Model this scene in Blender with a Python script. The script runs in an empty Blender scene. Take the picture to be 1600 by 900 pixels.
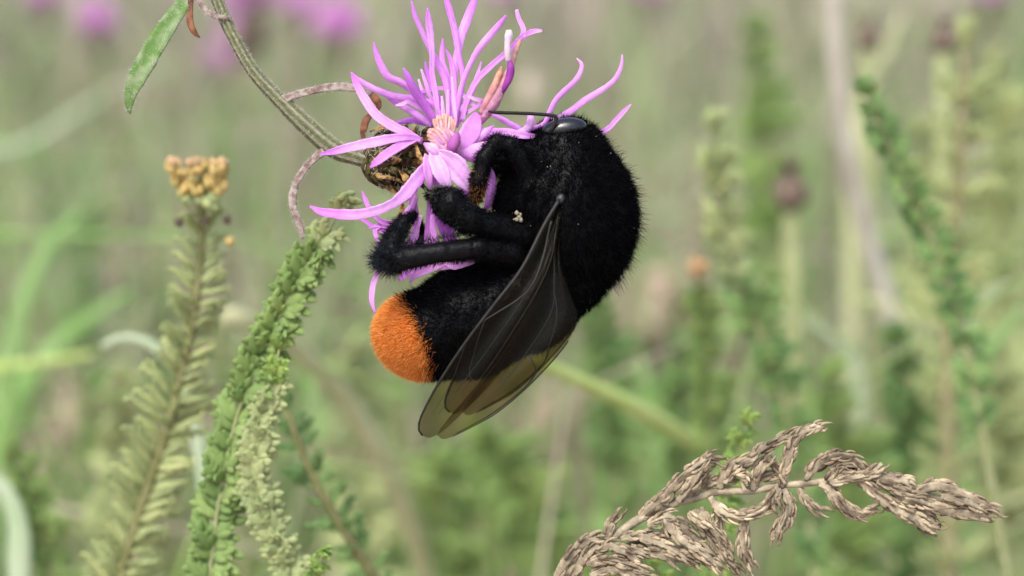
import bpy, math, random
import numpy as np
from mathutils import Vector, Matrix

# ------------------------------------------------------------------ camera
# Real metres. K is the size of one photograph pixel (1600 px wide) on the plane of the bee.
D0 = 0.110
HFOV = math.radians(28.0)
K = 2 * D0 * math.tan(HFOV / 2) / 1600.0
PITCH = math.radians(13.0)
TARGET = np.array([0.0, 0.0, 0.34])
FWD = np.array([0.0, math.cos(PITCH), -math.sin(PITCH)])
RIGHT = np.array([1.0, 0.0, 0.0])
UP = np.array([0.0, math.sin(PITCH), math.cos(PITCH)])
CAM = TARGET - FWD * D0

sc = bpy.context.scene
col = sc.collection
cd = bpy.data.cameras.new('camera')
cam = bpy.data.objects.new('camera', cd)
col.objects.link(cam)
cam.location = Vector(CAM)
cam.rotation_euler = (math.pi / 2 - PITCH, 0, 0)
cd.sensor_width = 36.0
cd.lens = 18.0 / math.tan(HFOV / 2)
cd.clip_start = 0.005
cd.clip_end = 500.0
cd.dof.use_dof = True
cd.dof.focus_distance = D0 - 40 * K
cd.dof.aperture_fstop = 32.0
cd.dof.aperture_blades = 0
sc.camera = cam

# ------------------------------------------------------------------ sky, sun, exposure
SUN_EL, SUN_AZ = math.radians(58), math.radians(205)     # high, hazy sun behind the camera's left shoulder
w = bpy.data.worlds.new('World')
sc.world = w
w.use_nodes = True
nt = w.node_tree
nt.nodes.clear()
sky = nt.nodes.new('ShaderNodeTexSky')
sky.sky_type = 'NISHITA'
sky.sun_disc = False
sky.sun_elevation = SUN_EL
sky.sun_rotation = SUN_AZ
sky.air_density = 1.0
sky.dust_density = 3.2
sky.ozone_density = 0.4
bg = nt.nodes.new('ShaderNodeBackground')
bg.inputs['Strength'].default_value = 0.12
wo = nt.nodes.new('ShaderNodeOutputWorld')
nt.links.new(sky.outputs[0], bg.inputs[0])
nt.links.new(bg.outputs[0], wo.inputs[0])
sl = bpy.data.lights.new('sun', 'SUN')
sl.energy = 1.4
sl.angle = math.radians(28)
sl.color = (1.0, 0.985, 0.965)
so = bpy.data.objects.new('sun', sl)
col.objects.link(so)
# direction from which the light comes
sd = Vector((math.sin(SUN_AZ) * math.cos(SUN_EL), math.cos(SUN_AZ) * math.cos(SUN_EL), math.sin(SUN_EL)))
so.rotation_euler = sd.to_track_quat('Z', 'Y').to_euler()
so.location = Vector(TARGET) + sd * 2
sc.view_settings.view_transform = 'Standard'
sc.view_settings.look = 'None'
sc.view_settings.gamma = 1.0
sc.view_settings.use_curve_mapping = False
sc.view_settings.exposure = 1.2
sc.render.engine = 'CYCLES'
sc.cycles.use_denoising = True
sc.cycles.max_bounces = 8
sc.cycles.transparent_max_bounces = 12

rng = np.random.default_rng(7)
random.seed(7)

# ------------------------------------------------------------------ helpers
def PW(px, py, z=0.0):
    """photograph pixel + height z (in pixel sizes) in front of the bee's plane -> world point"""
    px, py, z = np.asarray(px, float), np.asarray(py, float), np.asarray(z, float)
    D = D0 - z * K
    s = D / D0 * K
    return (CAM + FWD * D[..., None] + RIGHT * ((px - 800) * s)[..., None] + UP * ((450 - py) * s)[..., None])

def zD(D):
    return (D0 - D) / K

def sc_at(z):
    return K * (D0 - np.asarray(z, float) * K) / D0

def crom(P, n):
    P = np.asarray(P, float)
    if len(P) < 3:
        t = np.linspace(0, 1, n)[:, None]
        return P[0] * (1 - t) + P[-1] * t
    seg = np.linalg.norm(np.diff(P[:, :3], axis=0), axis=1) + 1e-12
    u = np.concatenate([[0], np.cumsum(seg)]); u /= u[-1]
    Q = np.vstack([2 * P[0] - P[1], P, 2 * P[-1] - P[-2]])
    t = np.linspace(0, 1, n)
    i = np.clip(np.searchsorted(u, t, side='right') - 1, 0, len(P) - 2)
    f = ((t - u[i]) / (u[i + 1] - u[i]))[:, None]
    p0, p1, p2, p3 = Q[i], Q[i + 1], Q[i + 2], Q[i + 3]
    return 0.5 * (2 * p1 + (p2 - p0) * f + (2 * p0 - 5 * p1 + 4 * p2 - p3) * f * f + (3 * p1 - p0 - 3 * p2 + p3) * f ** 3)

def unit(v):
    return v / (np.linalg.norm(v, axis=-1, keepdims=True) + 1e-15)

def sweep(pts, rad, sides=8, flat=1.0, hint=None, twist=0.0, fold=0.0, ridges=0, ridge=0.0, wob=0.0):
    """closed tube with an elliptical, optionally folded section; pts (n,3) world, rad (n,)"""
    n = len(pts)
    T = unit(np.gradient(pts, axis=0))
    h = -FWD if hint is None else np.asarray(hint, float)
    S = np.cross(T, h)
    bad = np.linalg.norm(S, axis=1) < 1e-3
    S[bad] = np.cross(T[bad], UP)
    S = unit(S)
    N = np.cross(S, T)
    if np.ndim(twist) or twist:
        a = np.linspace(0, 1, n) * twist if np.ndim(twist) == 0 else np.asarray(twist)
        c, s = np.cos(a)[:, None], np.sin(a)[:, None]
        S, N = S * c + N * s, N * c - S * s
    ph = np.linspace(0, 2 * np.pi, sides, endpoint=False)
    r = np.asarray(rad, float)[:, None]
    m = 1 + ridge * np.cos(ridges * ph)[None, :]
    if wob:
        m = m * (1 + wob * rng.standard_normal((n, sides)))
    X = r * m * np.cos(ph)[None, :]
    Y = r * m * (flat * np.sin(ph))[None, :] + fold * r * (np.abs(np.cos(ph))[None, :] - 0.5)
    V = pts[:, None, :] + X[..., None] * S[:, None, :] + Y[..., None] * N[:, None, :]
    V = V.reshape(-1, 3)
    i = np.arange(n - 1)[:, None] * sides
    j = np.arange(sides)[None, :]
    j2 = (j + 1) % sides
    F = np.stack([i + j, i + j2, i + sides + j2, i + sides + j], -1).reshape(-1, 4)
    caps = [list(range(sides))[::-1], list(range((n - 1) * sides, n * sides))]
    return V, F, caps

def to_soil(Wp, rad, n=14):
    """carry a stalk on from its lower end down into the soil"""
    T = unit(Wp[-1] - Wp[-3]); L = float(Wp[-1][2])
    foot = Wp[-1] + np.array([T[0] * .10 * L, .06 * L + T[1] * .1 * L, 0]); foot[2] = float(gz(foot[0], foot[1])) - .002
    a = Wp[-1] + T * min(.02, .15 * L)
    E = crom(np.array([Wp[-1], a, a * .5 + foot * .5 + np.array([T[0] * .02 * L, 0, 0]), foot]), n)[1:]
    return np.vstack([Wp, E]), np.concatenate([rad, np.linspace(rad[-1], max(rad[-1], .0006), n - 1)]), foot

class MB:
    def __init__(s):
        s.v, s.q, s.p, s.c, s.n = [], [], [], [], 0
    def add(s, V, F, caps=(), colr=None):
        s.v.append(V)
        s.q.append(np.asarray(F).reshape(-1, np.asarray(F).shape[-1]) + s.n)
        for c in caps:
            s.p.append([a + s.n for a in c])
        if colr is not None:
            c = np.asarray(colr, float)
            if c.ndim == 1:
                c = np.tile(c, (len(V), 1))
            s.c.append(c)
        s.n += len(V)
        return s
    def tube(s, pts, rad, colr=None, **kw):
        V, F, caps = sweep(np.asarray(pts, float), rad, **kw)
        return s.add(V, F, caps, colr)
    def mesh(s, name, mat, org=None):
        V = np.vstack(s.v)
        if org is not None:
            V = V - np.asarray(org)
        me = bpy.data.meshes.new(name)
        lv, ls = [], []
        for q in s.q:
            lv.append(q.ravel()); ls.append(np.full(len(q), q.shape[1]))
        for p in s.p:
            lv.append(np.array(p)); ls.append(np.array([len(p)]))
        lv = np.concatenate(lv).astype(np.int32); ls = np.concatenate(ls).astype(np.int32)
        me.vertices.add(len(V)); me.vertices.foreach_set('co', V.astype(np.float32).ravel())
        me.loops.add(len(lv)); me.loops.foreach_set('vertex_index', lv)
        me.polygons.add(len(ls))
        me.polygons.foreach_set('loop_start', np.concatenate([[0], np.cumsum(ls)[:-1]]).astype(np.int32))
        me.polygons.foreach_set('use_smooth', np.ones(len(ls), bool))
        if s.c:
            C = np.vstack(s.c)
            a = me.color_attributes.new('Col', 'FLOAT_COLOR', 'POINT')
            a.data.foreach_set('color', np.hstack([C, np.ones((len(C), 1))]).astype(np.float32).ravel())
        me.update(calc_edges=True)
        if mat:
            me.materials.append(mat)
        return me

def link(name, me, parent=None, kind=None, label=None, cat=None, group=None):
    o = bpy.data.objects.new(name, me)
    col.objects.link(o)
    if parent:
        o.parent = parent
    for k_, v_ in (('kind', kind), ('label', label), ('category', cat), ('group', group)):
        if v_:
            o[k_] = v_
    return o

def thing(name, label, cat, loc, group=None):
    o = link(name, None, None, None, label, cat, group)
    o.location = Vector(loc)
    o.empty_display_size = 0.002
    return o

def org(o):
    """world position of a thing (or of the thing a part hangs under); no object here is rotated"""
    p = np.array(o.location)
    while o.parent:
        o = o.parent
        p = p + np.array(o.location)
    return p

# ------------------------------------------------------------------ materials
def mat(name, base, base2=None, scale=3000., rough=0.6, trans=0.0, bump=0.0, vcol=False, spec=0.3, stretch=None, detail=4., sheen=0.0, lo=0.35, hi=0.65, hue_obj=0.0):
    m = bpy.data.materials.new(name)
    m.use_nodes = True
    t = m.node_tree
    N, L = t.nodes, t.links
    b = N['Principled BSDF']
    out = N['Material Output']
    b.inputs['Roughness'].default_value = rough
    b.inputs['Specular IOR Level'].default_value = spec
    if sheen:
        b.inputs['Sheen Weight'].default_value = sheen
    tc = N.new('ShaderNodeTexCoord')
    mp = N.new('ShaderNodeMapping')
    if stretch:
        mp.inputs['Scale'].default_value = stretch
    L.new(tc.outputs['Object'], mp.inputs['Vector'])
    no = N.new('ShaderNodeTexNoise')
    no.inputs['Scale'].default_value = scale
    no.inputs['Detail'].default_value = detail
    L.new(mp.outputs[0], no.inputs['Vector'])
    mr = N.new('ShaderNodeMapRange')
    mr.inputs['From Min'].default_value = lo
    mr.inputs['From Max'].default_value = hi
    L.new(no.outputs['Fac'], mr.inputs['Value'])
    mx = N.new('ShaderNodeMix')
    mx.data_type = 'RGBA'
    mx.inputs[6].default_value = (*base, 1)
    mx.inputs[7].default_value = (*(base2 or base), 1)
    L.new(mr.outputs[0], mx.inputs[0])
    c = mx.outputs[2]
    if vcol:
        a = N.new('ShaderNodeVertexColor'); a.layer_name = 'Col'
        mu = N.new('ShaderNodeMix'); mu.data_type = 'RGBA'; mu.blend_type = 'MULTIPLY'
        mu.inputs[0].default_value = 1.0
        L.new(a.outputs[0], mu.inputs[6]); L.new(c, mu.inputs[7])
        c = mu.outputs[2]
    if hue_obj:
        oi = N.new('ShaderNodeObjectInfo')
        hs = N.new('ShaderNodeHueSaturation')
        m1 = N.new('ShaderNodeMapRange'); m1.inputs['To Min'].default_value = 1 - hue_obj; m1.inputs['To Max'].default_value = 1 + hue_obj
        L.new(oi.outputs['Random'], m1.inputs['Value'])
        L.new(m1.outputs[0], hs.inputs['Value'])
        m2 = N.new('ShaderNodeMapRange'); m2.inputs['To Min'].default_value = 0.5 + hue_obj * .06; m2.inputs['To Max'].default_value = 0.5 - hue_obj * .06
        L.new(oi.outputs['Random'], m2.inputs['Value'])
        L.new(m2.outputs[0], hs.inputs['Hue'])
        L.new(c, hs.inputs['Color'])
        c = hs.outputs[0]
    L.new(c, b.inputs['Base Color'])
    if bump:
        bp = N.new('ShaderNodeBump')
        bp.inputs['Strength'].default_value = bump
        bp.inputs['Distance'].default_value = 0.0002
        L.new(no.outputs['Fac'], bp.inputs['Height'])
        L.new(bp.outputs[0], b.inputs['Normal'])
    if trans:
        tr = N.new('ShaderNodeBsdfTranslucent')
        L.new(c, tr.inputs['Color'])
        ms = N.new('ShaderNodeMixShader')
        ms.inputs[0].default_value = trans
        L.new(b.outputs[0], ms.inputs[1]); L.new(tr.outputs[0], ms.inputs[2])
        L.new(ms.outputs[0], out.inputs['Surface'])
    return m

M = {}
M['petal'] = mat('petal', (.76, .32, .80), (.88, .50, .90), 800, .6, .48, .5, vcol=True, stretch=(1, 1, .3), lo=.3, hi=.7, spec=.12)
M['stem'] = mat('stem', (.75, .75, .75), (1.15, 1.1, 1.05), 4500, .75, 0, .6, vcol=True, spec=.15, lo=.35, hi=.65)
M['fuzz'] = mat('fuzz', (.62, .6, .52), None, rough=.7, trans=.3)
M['leaf_green'] = mat('leaf_green', (.12, .23, .05), (.26, .33, .17), 1500, .6, .15, .4, lo=.42, hi=.66)
M['leaf_dry'] = mat('leaf_dry', (.20, .13, .11), (.40, .34, .29), 2600, .75, .1, .5, lo=.4, hi=.6)
M['leaf_rust'] = mat('leaf_rust', (.10, .035, .02), (.28, .12, .05), 2600, .6, .1, .4)
M['bract'] = mat('bract', (.20, .18, .10), (.05, .035, .022), 3200, .75, 0, .8, vcol=True, spec=.1, lo=.42, hi=.58)
M['disc'] = mat('disc', (.74, .46, .46), (.58, .32, .34), 3000, .7, .35, .6, vcol=True, spec=.08, lo=.4, hi=.6)
M['anther'] = mat('anther', (.34, .07, .34), (.50, .16, .42), 1500, .55, .2, .3, vcol=True)
M['stigma'] = mat('stigma', (.80, .76, .68), (.72, .5, .7), 2000, .6, .3)
M['bee_body'] = mat('bee_body', (.0025, .0025, .003), (.005, .005, .006), 4000, .42, 0, .3, vcol=True, spec=.10)
M['fur'] = mat('fur', (1, 1, 1), None, rough=.9, vcol=True, spec=.015)
M['eye'] = mat('eye', (.004, .004, .005), (.008, .008, .010), 9000, .26, 0, .1, spec=.7)
M['vein'] = mat('vein', (.022, .019, .015), (.010, .009, .007), 3000, .5, spec=.3)
M['tegula'] = mat('tegula', (.05, .055, .055), (.015, .015, .015), 4000, .45, spec=.4)
M['pollen'] = mat('pollen', (.30, .25, .16), (.22, .2, .15), 6000, .9, spec=.05)
M['antenna'] = mat('antenna', (.010, .009, .008), (.022, .02, .018), 5000, .6, spec=.15)
M['dry'] = mat('dry', (.46, .39, .265), (.19, .15, .105), 1500, .9, .06, .8, vcol=True, spec=.05, lo=.34, hi=.64)
M['yar'] = mat('yar', (.23, .38, .085), (.42, .53, .24), 2600, .8, .25, .5, spec=.1, hue_obj=.16, lo=.42, hi=.64)
M['yar_pale'] = mat('yar_pale', (.38, .48, .16), (.58, .63, .36), 2400, .8, .2, .5, spec=.1, hue_obj=.16)
M['yar_yellow'] = mat('yar_yellow', (.38, .46, .16), (.56, .61, .32), 2000, .8, .25, .3, spec=.1, hue_obj=.18)
M['yar_dark'] = mat('yar_dark', (.16, .30, .085), (.27, .40, .16), 1800, .75, .25, .3, spec=.1, hue_obj=.22)
M['yar_bright'] = mat('yar_bright', (.25, .43, .08), (.38, .50, .17), 2000, .7, .3, .3, spec=.1, hue_obj=.2)
M['stalk'] = mat('stalk', (.22, .25, .10), (.34, .36, .19), 1500, .8, 0, .4, spec=.1)
M['stalk_pale'] = mat('stalk_pale', (.42, .45, .22), (.50, .50, .30), 500, .75, .1, .2, spec=.1)
M['stalk_green'] = mat('stalk_green', (.40, .54, .14), (.52, .61, .24), 500, .7, .1, .2, spec=.1)
M['stalk_white'] = mat('stalk_white', (.70, .66, .55), (.56, .51, .42), 260, .8, 0, .3, spec=.1)
M['stalk_brown'] = mat('stalk_brown', (.23, .22, .11), (.33, .30, .17), 400, .8, 0, .3, spec=.1)
M['yellow'] = mat('yellow', (.72, .56, .13), (.68, .50, .26), 700, .8, .2, .4, hue_obj=.2)
M['peach'] = mat('peach', (.70, .46, .34), (.68, .48, .16), 800, .8, .2, .4, hue_obj=.2)
M['bud_brown'] = mat('bud_brown', (.09, .06, .045), (.2, .15, .11), 900, .85, 0, .6)
M['blade'] = mat('blade', (.22, .40, .11), (.32, .47, .19), 200, .65, .3, .1, spec=.15)
M['blade_pale'] = mat('blade_pale', (.42, .53, .32), (.52, .60, .41), 200, .7, .3, .1, spec=.15)
M['dead_leaf'] = mat('dead_leaf', (.50, .40, .30), (.38, .29, .21), 300, .85, .15, .3, spec=.05)
M['stalk_olive'] = mat('stalk_olive', (.15, .155, .06), (.24, .23, .11), 1500, .8, 0, .4, spec=.1)
M['grass'] = mat('grass', (1, 1, 1), (.8, .8, .8), 30, .6, .35, vcol=True, spec=.2)
M['far_petal'] = mat('far_petal', (.82, .34, .76), (.88, .50, .84), 120, .6, .35)

def soil_mat():
    m = mat('soil', (.26, .19, .15), (.44, .35, .29), 9, .95, 0, 0, spec=.1, detail=8, lo=.35, hi=.7)
    return m
M['soil'] = soil_mat()

def wing_mat():
    m = bpy.data.materials.new('wing_film')
    m.use_nodes = True
    N, L = m.node_tree.nodes, m.node_tree.links
    N.remove(N['Principled BSDF'])
    out = N['Material Output']
    tc = N.new('ShaderNodeTexCoord')
    no = N.new('ShaderNodeTexNoise'); no.inputs['Scale'].default_value = 700; no.inputs['Detail'].default_value = 5
    L.new(tc.outputs['Object'], no.inputs['Vector'])
    cr = N.new('ShaderNodeMix'); cr.data_type = 'RGBA'
    cr.inputs[6].default_value = (.46, .39, .27, 1); cr.inputs[7].default_value = (.62, .54, .38, 1)
    L.new(no.outputs['Fac'], cr.inputs[0])
    tr = N.new('ShaderNodeBsdfTransparent'); L.new(cr.outputs[2], tr.inputs['Color'])
    bp = N.new('ShaderNodeBump'); bp.inputs['Strength'].default_value = .5; bp.inputs['Distance'].default_value = .0002
    L.new(no.outputs['Fac'], bp.inputs['Height'])
    gl = N.new('ShaderNodeBsdfGlossy'); gl.inputs['Roughness'].default_value = .35
    gl.inputs['Color'].default_value = (.7, .66, .6, 1)
    L.new(bp.outputs[0], gl.inputs['Normal'])
    df = N.new('ShaderNodeBsdfDiffuse'); df.inputs['Color'].default_value = (.04, .036, .024, 1)
    m1 = N.new('ShaderNodeMixShader'); m1.inputs[0].default_value = .07
    L.new(tr.outputs[0], m1.inputs[1]); L.new(df.outputs[0], m1.inputs[2])
    m2 = N.new('ShaderNodeMixShader'); m2.inputs[0].default_value = .009
    L.new(m1.outputs[0], m2.inputs[1]); L.new(gl.outputs[0], m2.inputs[2])
    L.new(m2.outputs[0], out.inputs['Surface'])
    return m
M['wing'] = wing_mat()

# ------------------------------------------------------------------ ground and meadow
gx = np.concatenate([-np.geomspace(.3, 60, 22)[::-1], np.linspace(-.25, .25, 9), np.geomspace(.3, 60, 22)])
gy = np.concatenate([-np.geomspace(.3, 30, 12)[::-1], np.linspace(-.25, .8, 12), np.geomspace(.9, 120, 40)])
GX, GY = np.meshgrid(gx, gy, indexing='ij')
GZ = .012 * np.sin(GX * 5 + 1) * np.cos(GY * 4) + .02 * np.sin(GX * 1.3) * np.sin(GY * 1.1 + .5)
gm = MB()
ni, nj = GX.shape
ii, jj = np.meshgrid(np.arange(ni - 1), np.arange(nj - 1), indexing='ij')
a = ii * nj + jj
gm.add(np.stack([GX, GY, GZ], -1).reshape(-1, 3), np.stack([a, a + nj, a + nj + 1, a + 1], -1).reshape(-1, 4))
link('ground', gm.mesh('ground', M['soil']), kind='structure', label='dry brown soil under the meadow plants')

def gz(x, y):
    return .012 * np.sin(x * 5 + 1) * np.cos(y * 4) + .02 * np.sin(x * 1.3) * np.sin(y * 1.1 + .5)

def blades(n, dist, spread, hgt, wid, cols, lean=.35, bend=.5, seg=4):
    """n grass blades in a fan in front of the camera; one mesh, folded blades"""
    d = np.exp(rng.uniform(math.log(dist[0]), math.log(dist[1]), n))
    x = rng.uniform(-1, 1, n) * (d * .25 * spread + .12)
    y = CAM[1] + d
    base = np.stack([x, y, gz(x, y) - .002], -1)
    h = rng.uniform(hgt[0], hgt[1], n)
    az = rng.uniform(0, 2 * np.pi, n)
    ln = np.abs(rng.normal(0, lean, n))
    dirh = np.stack([np.cos(az), np.sin(az), 0 * az], -1)
    t = np.linspace(0, 1, seg + 1)
    bd = np.abs(rng.normal(0, bend, n))
    hor = (ln[:, None] * t + bd[:, None] * t ** 2.4) * h[:, None]
    ver = h[:, None] * (t - .42 * np.clip(bd, 0, 1.3)[:, None] * t ** 2.6)
    P = base[:, None, :] + hor[..., None] * dirh[:, None, :] + ver[..., None] * np.array([0, 0, 1.])
    sa = az + np.pi / 2 + rng.normal(0, .5, n)
    S = np.stack([np.cos(sa), np.sin(sa), 0 * sa], -1)
    wv = rng.uniform(wid[0], wid[1], n)[:, None] * (np.sin(np.pi * (.12 + .88 * t)) ** .6 * (1 - t ** 3) + .03)[None, :]
    f = np.cross(S, np.array([0, 0, 1.]))
    V = np.stack([P - wv[..., None] * S[:, None], P + .35 * wv[..., None] * f[:, None], P + wv[..., None] * S[:, None]], 2)
    b = (np.arange(n) * (seg + 1) * 3)[:, None, None] + (np.arange(seg) * 3)[None, :, None] + np.arange(2)[None, None, :]
    F = np.stack([b, b + 1, b + 4, b + 3], -1).reshape(-1, 4)
    cols = np.asarray(cols, float)
    ci = rng.integers(0, len(cols), n)
    C = cols[ci] * rng.uniform(.75, 1.25, (n, 1))
    # some blades dry out towards their tip
    dry = (rng.random(n) < .3)[:, None, None] * (t ** 2)[None, :, None]
    Cb = C[:, None, :] * (1 - dry) + np.array([.52, .46, .32]) * dry
    return V.reshape(-1, 3), F, np.repeat(Cb, 3, axis=1).reshape(-1, 3)

GREENS = [(.23, .40, .12), (.29, .46, .15), (.20, .34, .10), (.36, .48, .20), (.37, .45, .25), (.43, .49, .28), (.50, .50, .32), (.56, .49, .37), (.48, .41, .33)]
g1 = MB()
V_, F_, C_ = blades(10500, (.55, 2.2), 3.2, (.06, .27), (.0010, .0030), GREENS)
g1.add(V_, F_, (), C_)
link('meadow_grass', g1.mesh('meadow_grass', M['grass']), kind='stuff', label='blurred green and straw coloured grass filling the meadow', cat='grass')
g2 = MB()
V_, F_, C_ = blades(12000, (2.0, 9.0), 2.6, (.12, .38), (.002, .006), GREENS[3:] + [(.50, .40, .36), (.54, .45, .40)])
g2.add(V_, F_, (), C_)
link('distant_grass', g2.mesh('distant_grass', M['grass']), kind='stuff', label='hazy olive grass far behind the flower', cat='grass')
g3 = MB()
V_, F_, C_ = blades(5000, (.4, 2.5), 3.2, (.02, .09), (.002, .006), [(.50, .39, .31), (.56, .46, .38), (.44, .33, .26), (.60, .52, .42)], lean=1.2, bend=1.2)
g3.add(V_, F_, (), C_)
link('leaf_litter', g3.mesh('leaf_litter', M['grass']), kind='stuff', label='pale brown dead blades lying on the soil', cat='leaf litter')

def herbs(n, dist, ytop, leaf, cols, per=34, seed=3):
    """n leafy stems rooted in the soil; one mesh of thin stems and folded leaves"""
    r = np.random.default_rng(seed)
    V, F, C, base = [], [], [], 0
    for i in range(n):
        d = math.exp(r.uniform(math.log(dist[0]), math.log(dist[1])))
        x = r.uniform(-1, 1) * d * .5
        top = PW(800 + x / (d / D0 * K), r.uniform(*ytop), zD(d))
        foot = top + np.array([r.uniform(-.05, .05), r.uniform(0, .05), 0]); foot[2] = float(gz(foot[0], foot[1]))
        mid = (top + foot) / 2 + np.array([r.uniform(-.02, .02), 0, 0])
        P = crom(np.array([top, mid, foot]), 14)
        c = np.array(cols[r.integers(len(cols))]) * r.uniform(.8, 1.25)
        v, f, _ = sweep(P, np.linspace(.0004, .0011, 14), sides=4)
        V.append(v); F.append(f + base); C.append(np.tile(c * np.array([1.1, .95, .9]), (len(v), 1))); base += len(v)
        t = r.random(per) ** 1.3 * .8
        p = np.stack([np.interp(t, np.linspace(0, 1, 14), P[:, k_]) for k_ in range(3)], 1)
        az = r.uniform(0, 2 * np.pi, per); el = r.uniform(-.1, 1.2, per)
        dv = np.stack([np.cos(az) * np.cos(el), np.sin(az) * np.cos(el), np.sin(el)], 1)
        L = r.uniform(leaf[0], leaf[1], per) * (.5 + .7 * t); wd = L * r.uniform(.10, .22, per)
        sv = unit(np.cross(dv, np.array([0, 0, 1.]))); nv = np.cross(sv, dv)
        q = np.stack([p, p + dv * (L * .45)[:, None] - sv * wd[:, None] + nv * (.12 * L)[:, None], p + dv * (L * .5)[:, None],
                      p + dv * (L * .45)[:, None] + sv * wd[:, None] + nv * (.12 * L)[:, None], p + dv * L[:, None] - nv * (.1 * L)[:, None]], 1).reshape(-1, 3)
        o_ = np.arange(per)[:, None] * 5 + base
        V.append(q); base += len(q)
        F.append(np.stack([o_ + np.array([[0, 1, 2, 2]]), o_ + np.array([[0, 2, 3, 3]]), o_ + np.array([[1, 4, 2, 2]]), o_ + np.array([[2, 4, 3, 3]])], 1).reshape(-1, 4))
        C.append(np.repeat(c * r.uniform(.7, 1.3, (per, 1)), 5, axis=0))
    Q_ = np.vstack(F); tri = Q_[:, 2] == Q_[:, 3]
    mb = MB(); mb.v = V; mb.c = C; mb.q = [Q_[~tri], Q_[tri][:, :3]]
    return mb
HC = [(.22, .42, .10), (.29, .48, .14), (.39, .52, .21), (.16, .30, .085), (.47, .56, .27), (.50, .55, .23), (.23, .41, .16)]
link('meadow_herbs', herbs(215, (.28, .55), (470, 900), (.006, .016), HC, 30, 3).mesh('meadow_herbs', M['grass']), kind='stuff', label='blurred leafy green herbs crowding the meadow behind the bee', cat='herbs')
link('distant_herbs', herbs(470, (.5, 1.3), (120, 900), (.010, .026), HC + [(.52, .43, .35), (.46, .36, .28), (.50, .40, .33)], 30, 4).mesh('distant_herbs', M['grass']), kind='stuff', label='hazy leafy herbs further back in the meadow', cat='herbs')

def thin_blades(n, dist, ytop, wid, cols, seed):
    """slim blades and stems rooted in the soil whose tips stand at many heights, leaning all ways"""
    r = np.random.default_rng(seed)
    mb = MB()
    for i in range(n):
        d = math.exp(r.uniform(math.log(dist[0]), math.log(dist[1])))
        x = r.uniform(-1, 1) * d * .52
        py = r.uniform(*ytop)
        top = PW(800 + x / (d / D0 * K), py, zD(d))
        lean = r.normal(0, .11); foot = top + np.array([lean, r.uniform(-.01, .07), 0]); foot[2] = float(gz(foot[0], foot[1])) - .002
        mid = top * .45 + foot * .55 + np.array([-lean * r.uniform(.1, .45), 0, 0])
        tip = top + np.array([-lean * r.uniform(0, .35), 0, -abs(r.normal(0, .012))])
        P = crom(np.array([tip, top, mid, foot]), 14)
        wv = r.uniform(*wid)
        c = np.array(cols[r.integers(len(cols))]) * r.uniform(.85, 1.2)
        mb.tube(P, wv * np.interp(np.linspace(0, 1, 14), [0, .25, .6, 1], [.15, .8, 1, .8]), sides=4, flat=.35, fold=.4, hint=np.array([r.uniform(-.8, .8), -1, .2]), colr=c)
    return mb
TC = [(.30, .48, .16), (.42, .56, .23), (.52, .60, .33), (.58, .60, .34), (.23, .41, .12), (.62, .57, .43), (.37, .53, .17), (.50, .40, .31), (.44, .34, .26)]
link('thin_grass', thin_blades(265, (.19, .34), (330, 900), (.0003, .0009), TC, 15).mesh('thin_grass', M['grass']), kind='stuff', label='slim pale and green blades criss-crossing behind the bee', cat='grass')
link('thin_grass', thin_blades(600, (.34, .8), (60, 880), (.0005, .0016), TC, 16).mesh('thin_grass', M['grass']), kind='stuff', label='soft slim blades criss-crossing deeper in the meadow', cat='grass')

# ------------------------------------------------------------------ yarrow fronds
def lobe(mb, p, d, n, L, w, th, colr=None, sides=6):
    """one small pointed leaf lobe: origin p, direction d, flat normal n"""
    p, d, n = (np.asarray(q, float) for q in (p, d, n))
    d = unit(d); s = unit(np.cross(n, d)); n = np.cross(d, s)
    prof = [(0, .35), (.3, .95), (.62, .85), (.88, .4), (1, .05)]
    ph = np.linspace(0, 2 * np.pi, sides, endpoint=False)
    V = np.array([p + d * L * t + s * (w * r * math.cos(a)) + n * (th * r * math.sin(a) + .12 * L * t * t) for t, r in prof for a in ph])
    i = np.arange(4)[:, None] * sides; j = np.arange(sides)[None, :]; j2 = (j + 1) % sides
    F = np.stack([i + j, i + j2, i + sides + j2, i + sides + j], -1).reshape(-1, 4)
    mb.add(V, F, [list(range(sides))[::-1], list(range(4 * sides, 5 * sides))], colr)

def leaflet_mesh(kind, m, seed):
    """unit leaflet along +X, flat normal +Z"""
    r = random.Random(seed)
    mb = MB()
    Z = (0, 0, 1)
    if kind == 'ovate':
        lobe(mb, (0, 0, 0), (1, 0, .1), Z, 1.0, .27, .12)
        for i in range(5):
            t = .12 + .15 * i
            s = 1 if i % 2 else -1
            lobe(mb, (t, 0, .01), (1, s * r.uniform(.7, 1.1), r.uniform(-.2, .5)), Z, r.uniform(.42, .62), .17, .09)
    elif kind == 'feather':
        lobe(mb, (0, 0, 0), (1, 0, .05), Z, 1.0, .075, .05, sides=5)
        for i in range(9):
            t = .12 + .09 * i
            s = 1 if i % 2 else -1
            lobe(mb, (t, 0, 0), (1, s * r.uniform(.8, 1.4), r.uniform(-.4, .6)), Z, r.uniform(.2, .34) * (1.1 - .6 * t), .085, .05, sides=4)
    elif kind == 'comb':
        lobe(mb, (0, 0, 0), (1, 0, .05), Z, 1.0, .085, .05, sides=5)
        for i in range(6):
            t = .3 + .11 * i
            s = 1 if i % 2 else -1
            lobe(mb, (t, 0, 0), (1, s * r.uniform(.4, .8), r.uniform(-.2, .4)), Z, r.uniform(.18, .26) * (1.1 - .5 * t), .06, .04, sides=4)
    elif kind == 'bud':
        lobe(mb, (0, 0, 0), (1, 0, 0), Z, 1.0, .34, .3)
        lobe(mb, (.1, .1, .1), (1, .5, .3), Z, .7, .2, .18)
        lobe(mb, (.1, -.1, .1), (1, -.4, .4), Z, .75, .2, .18)
    return mb.mesh('leaflet_' + kind, m)

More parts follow.
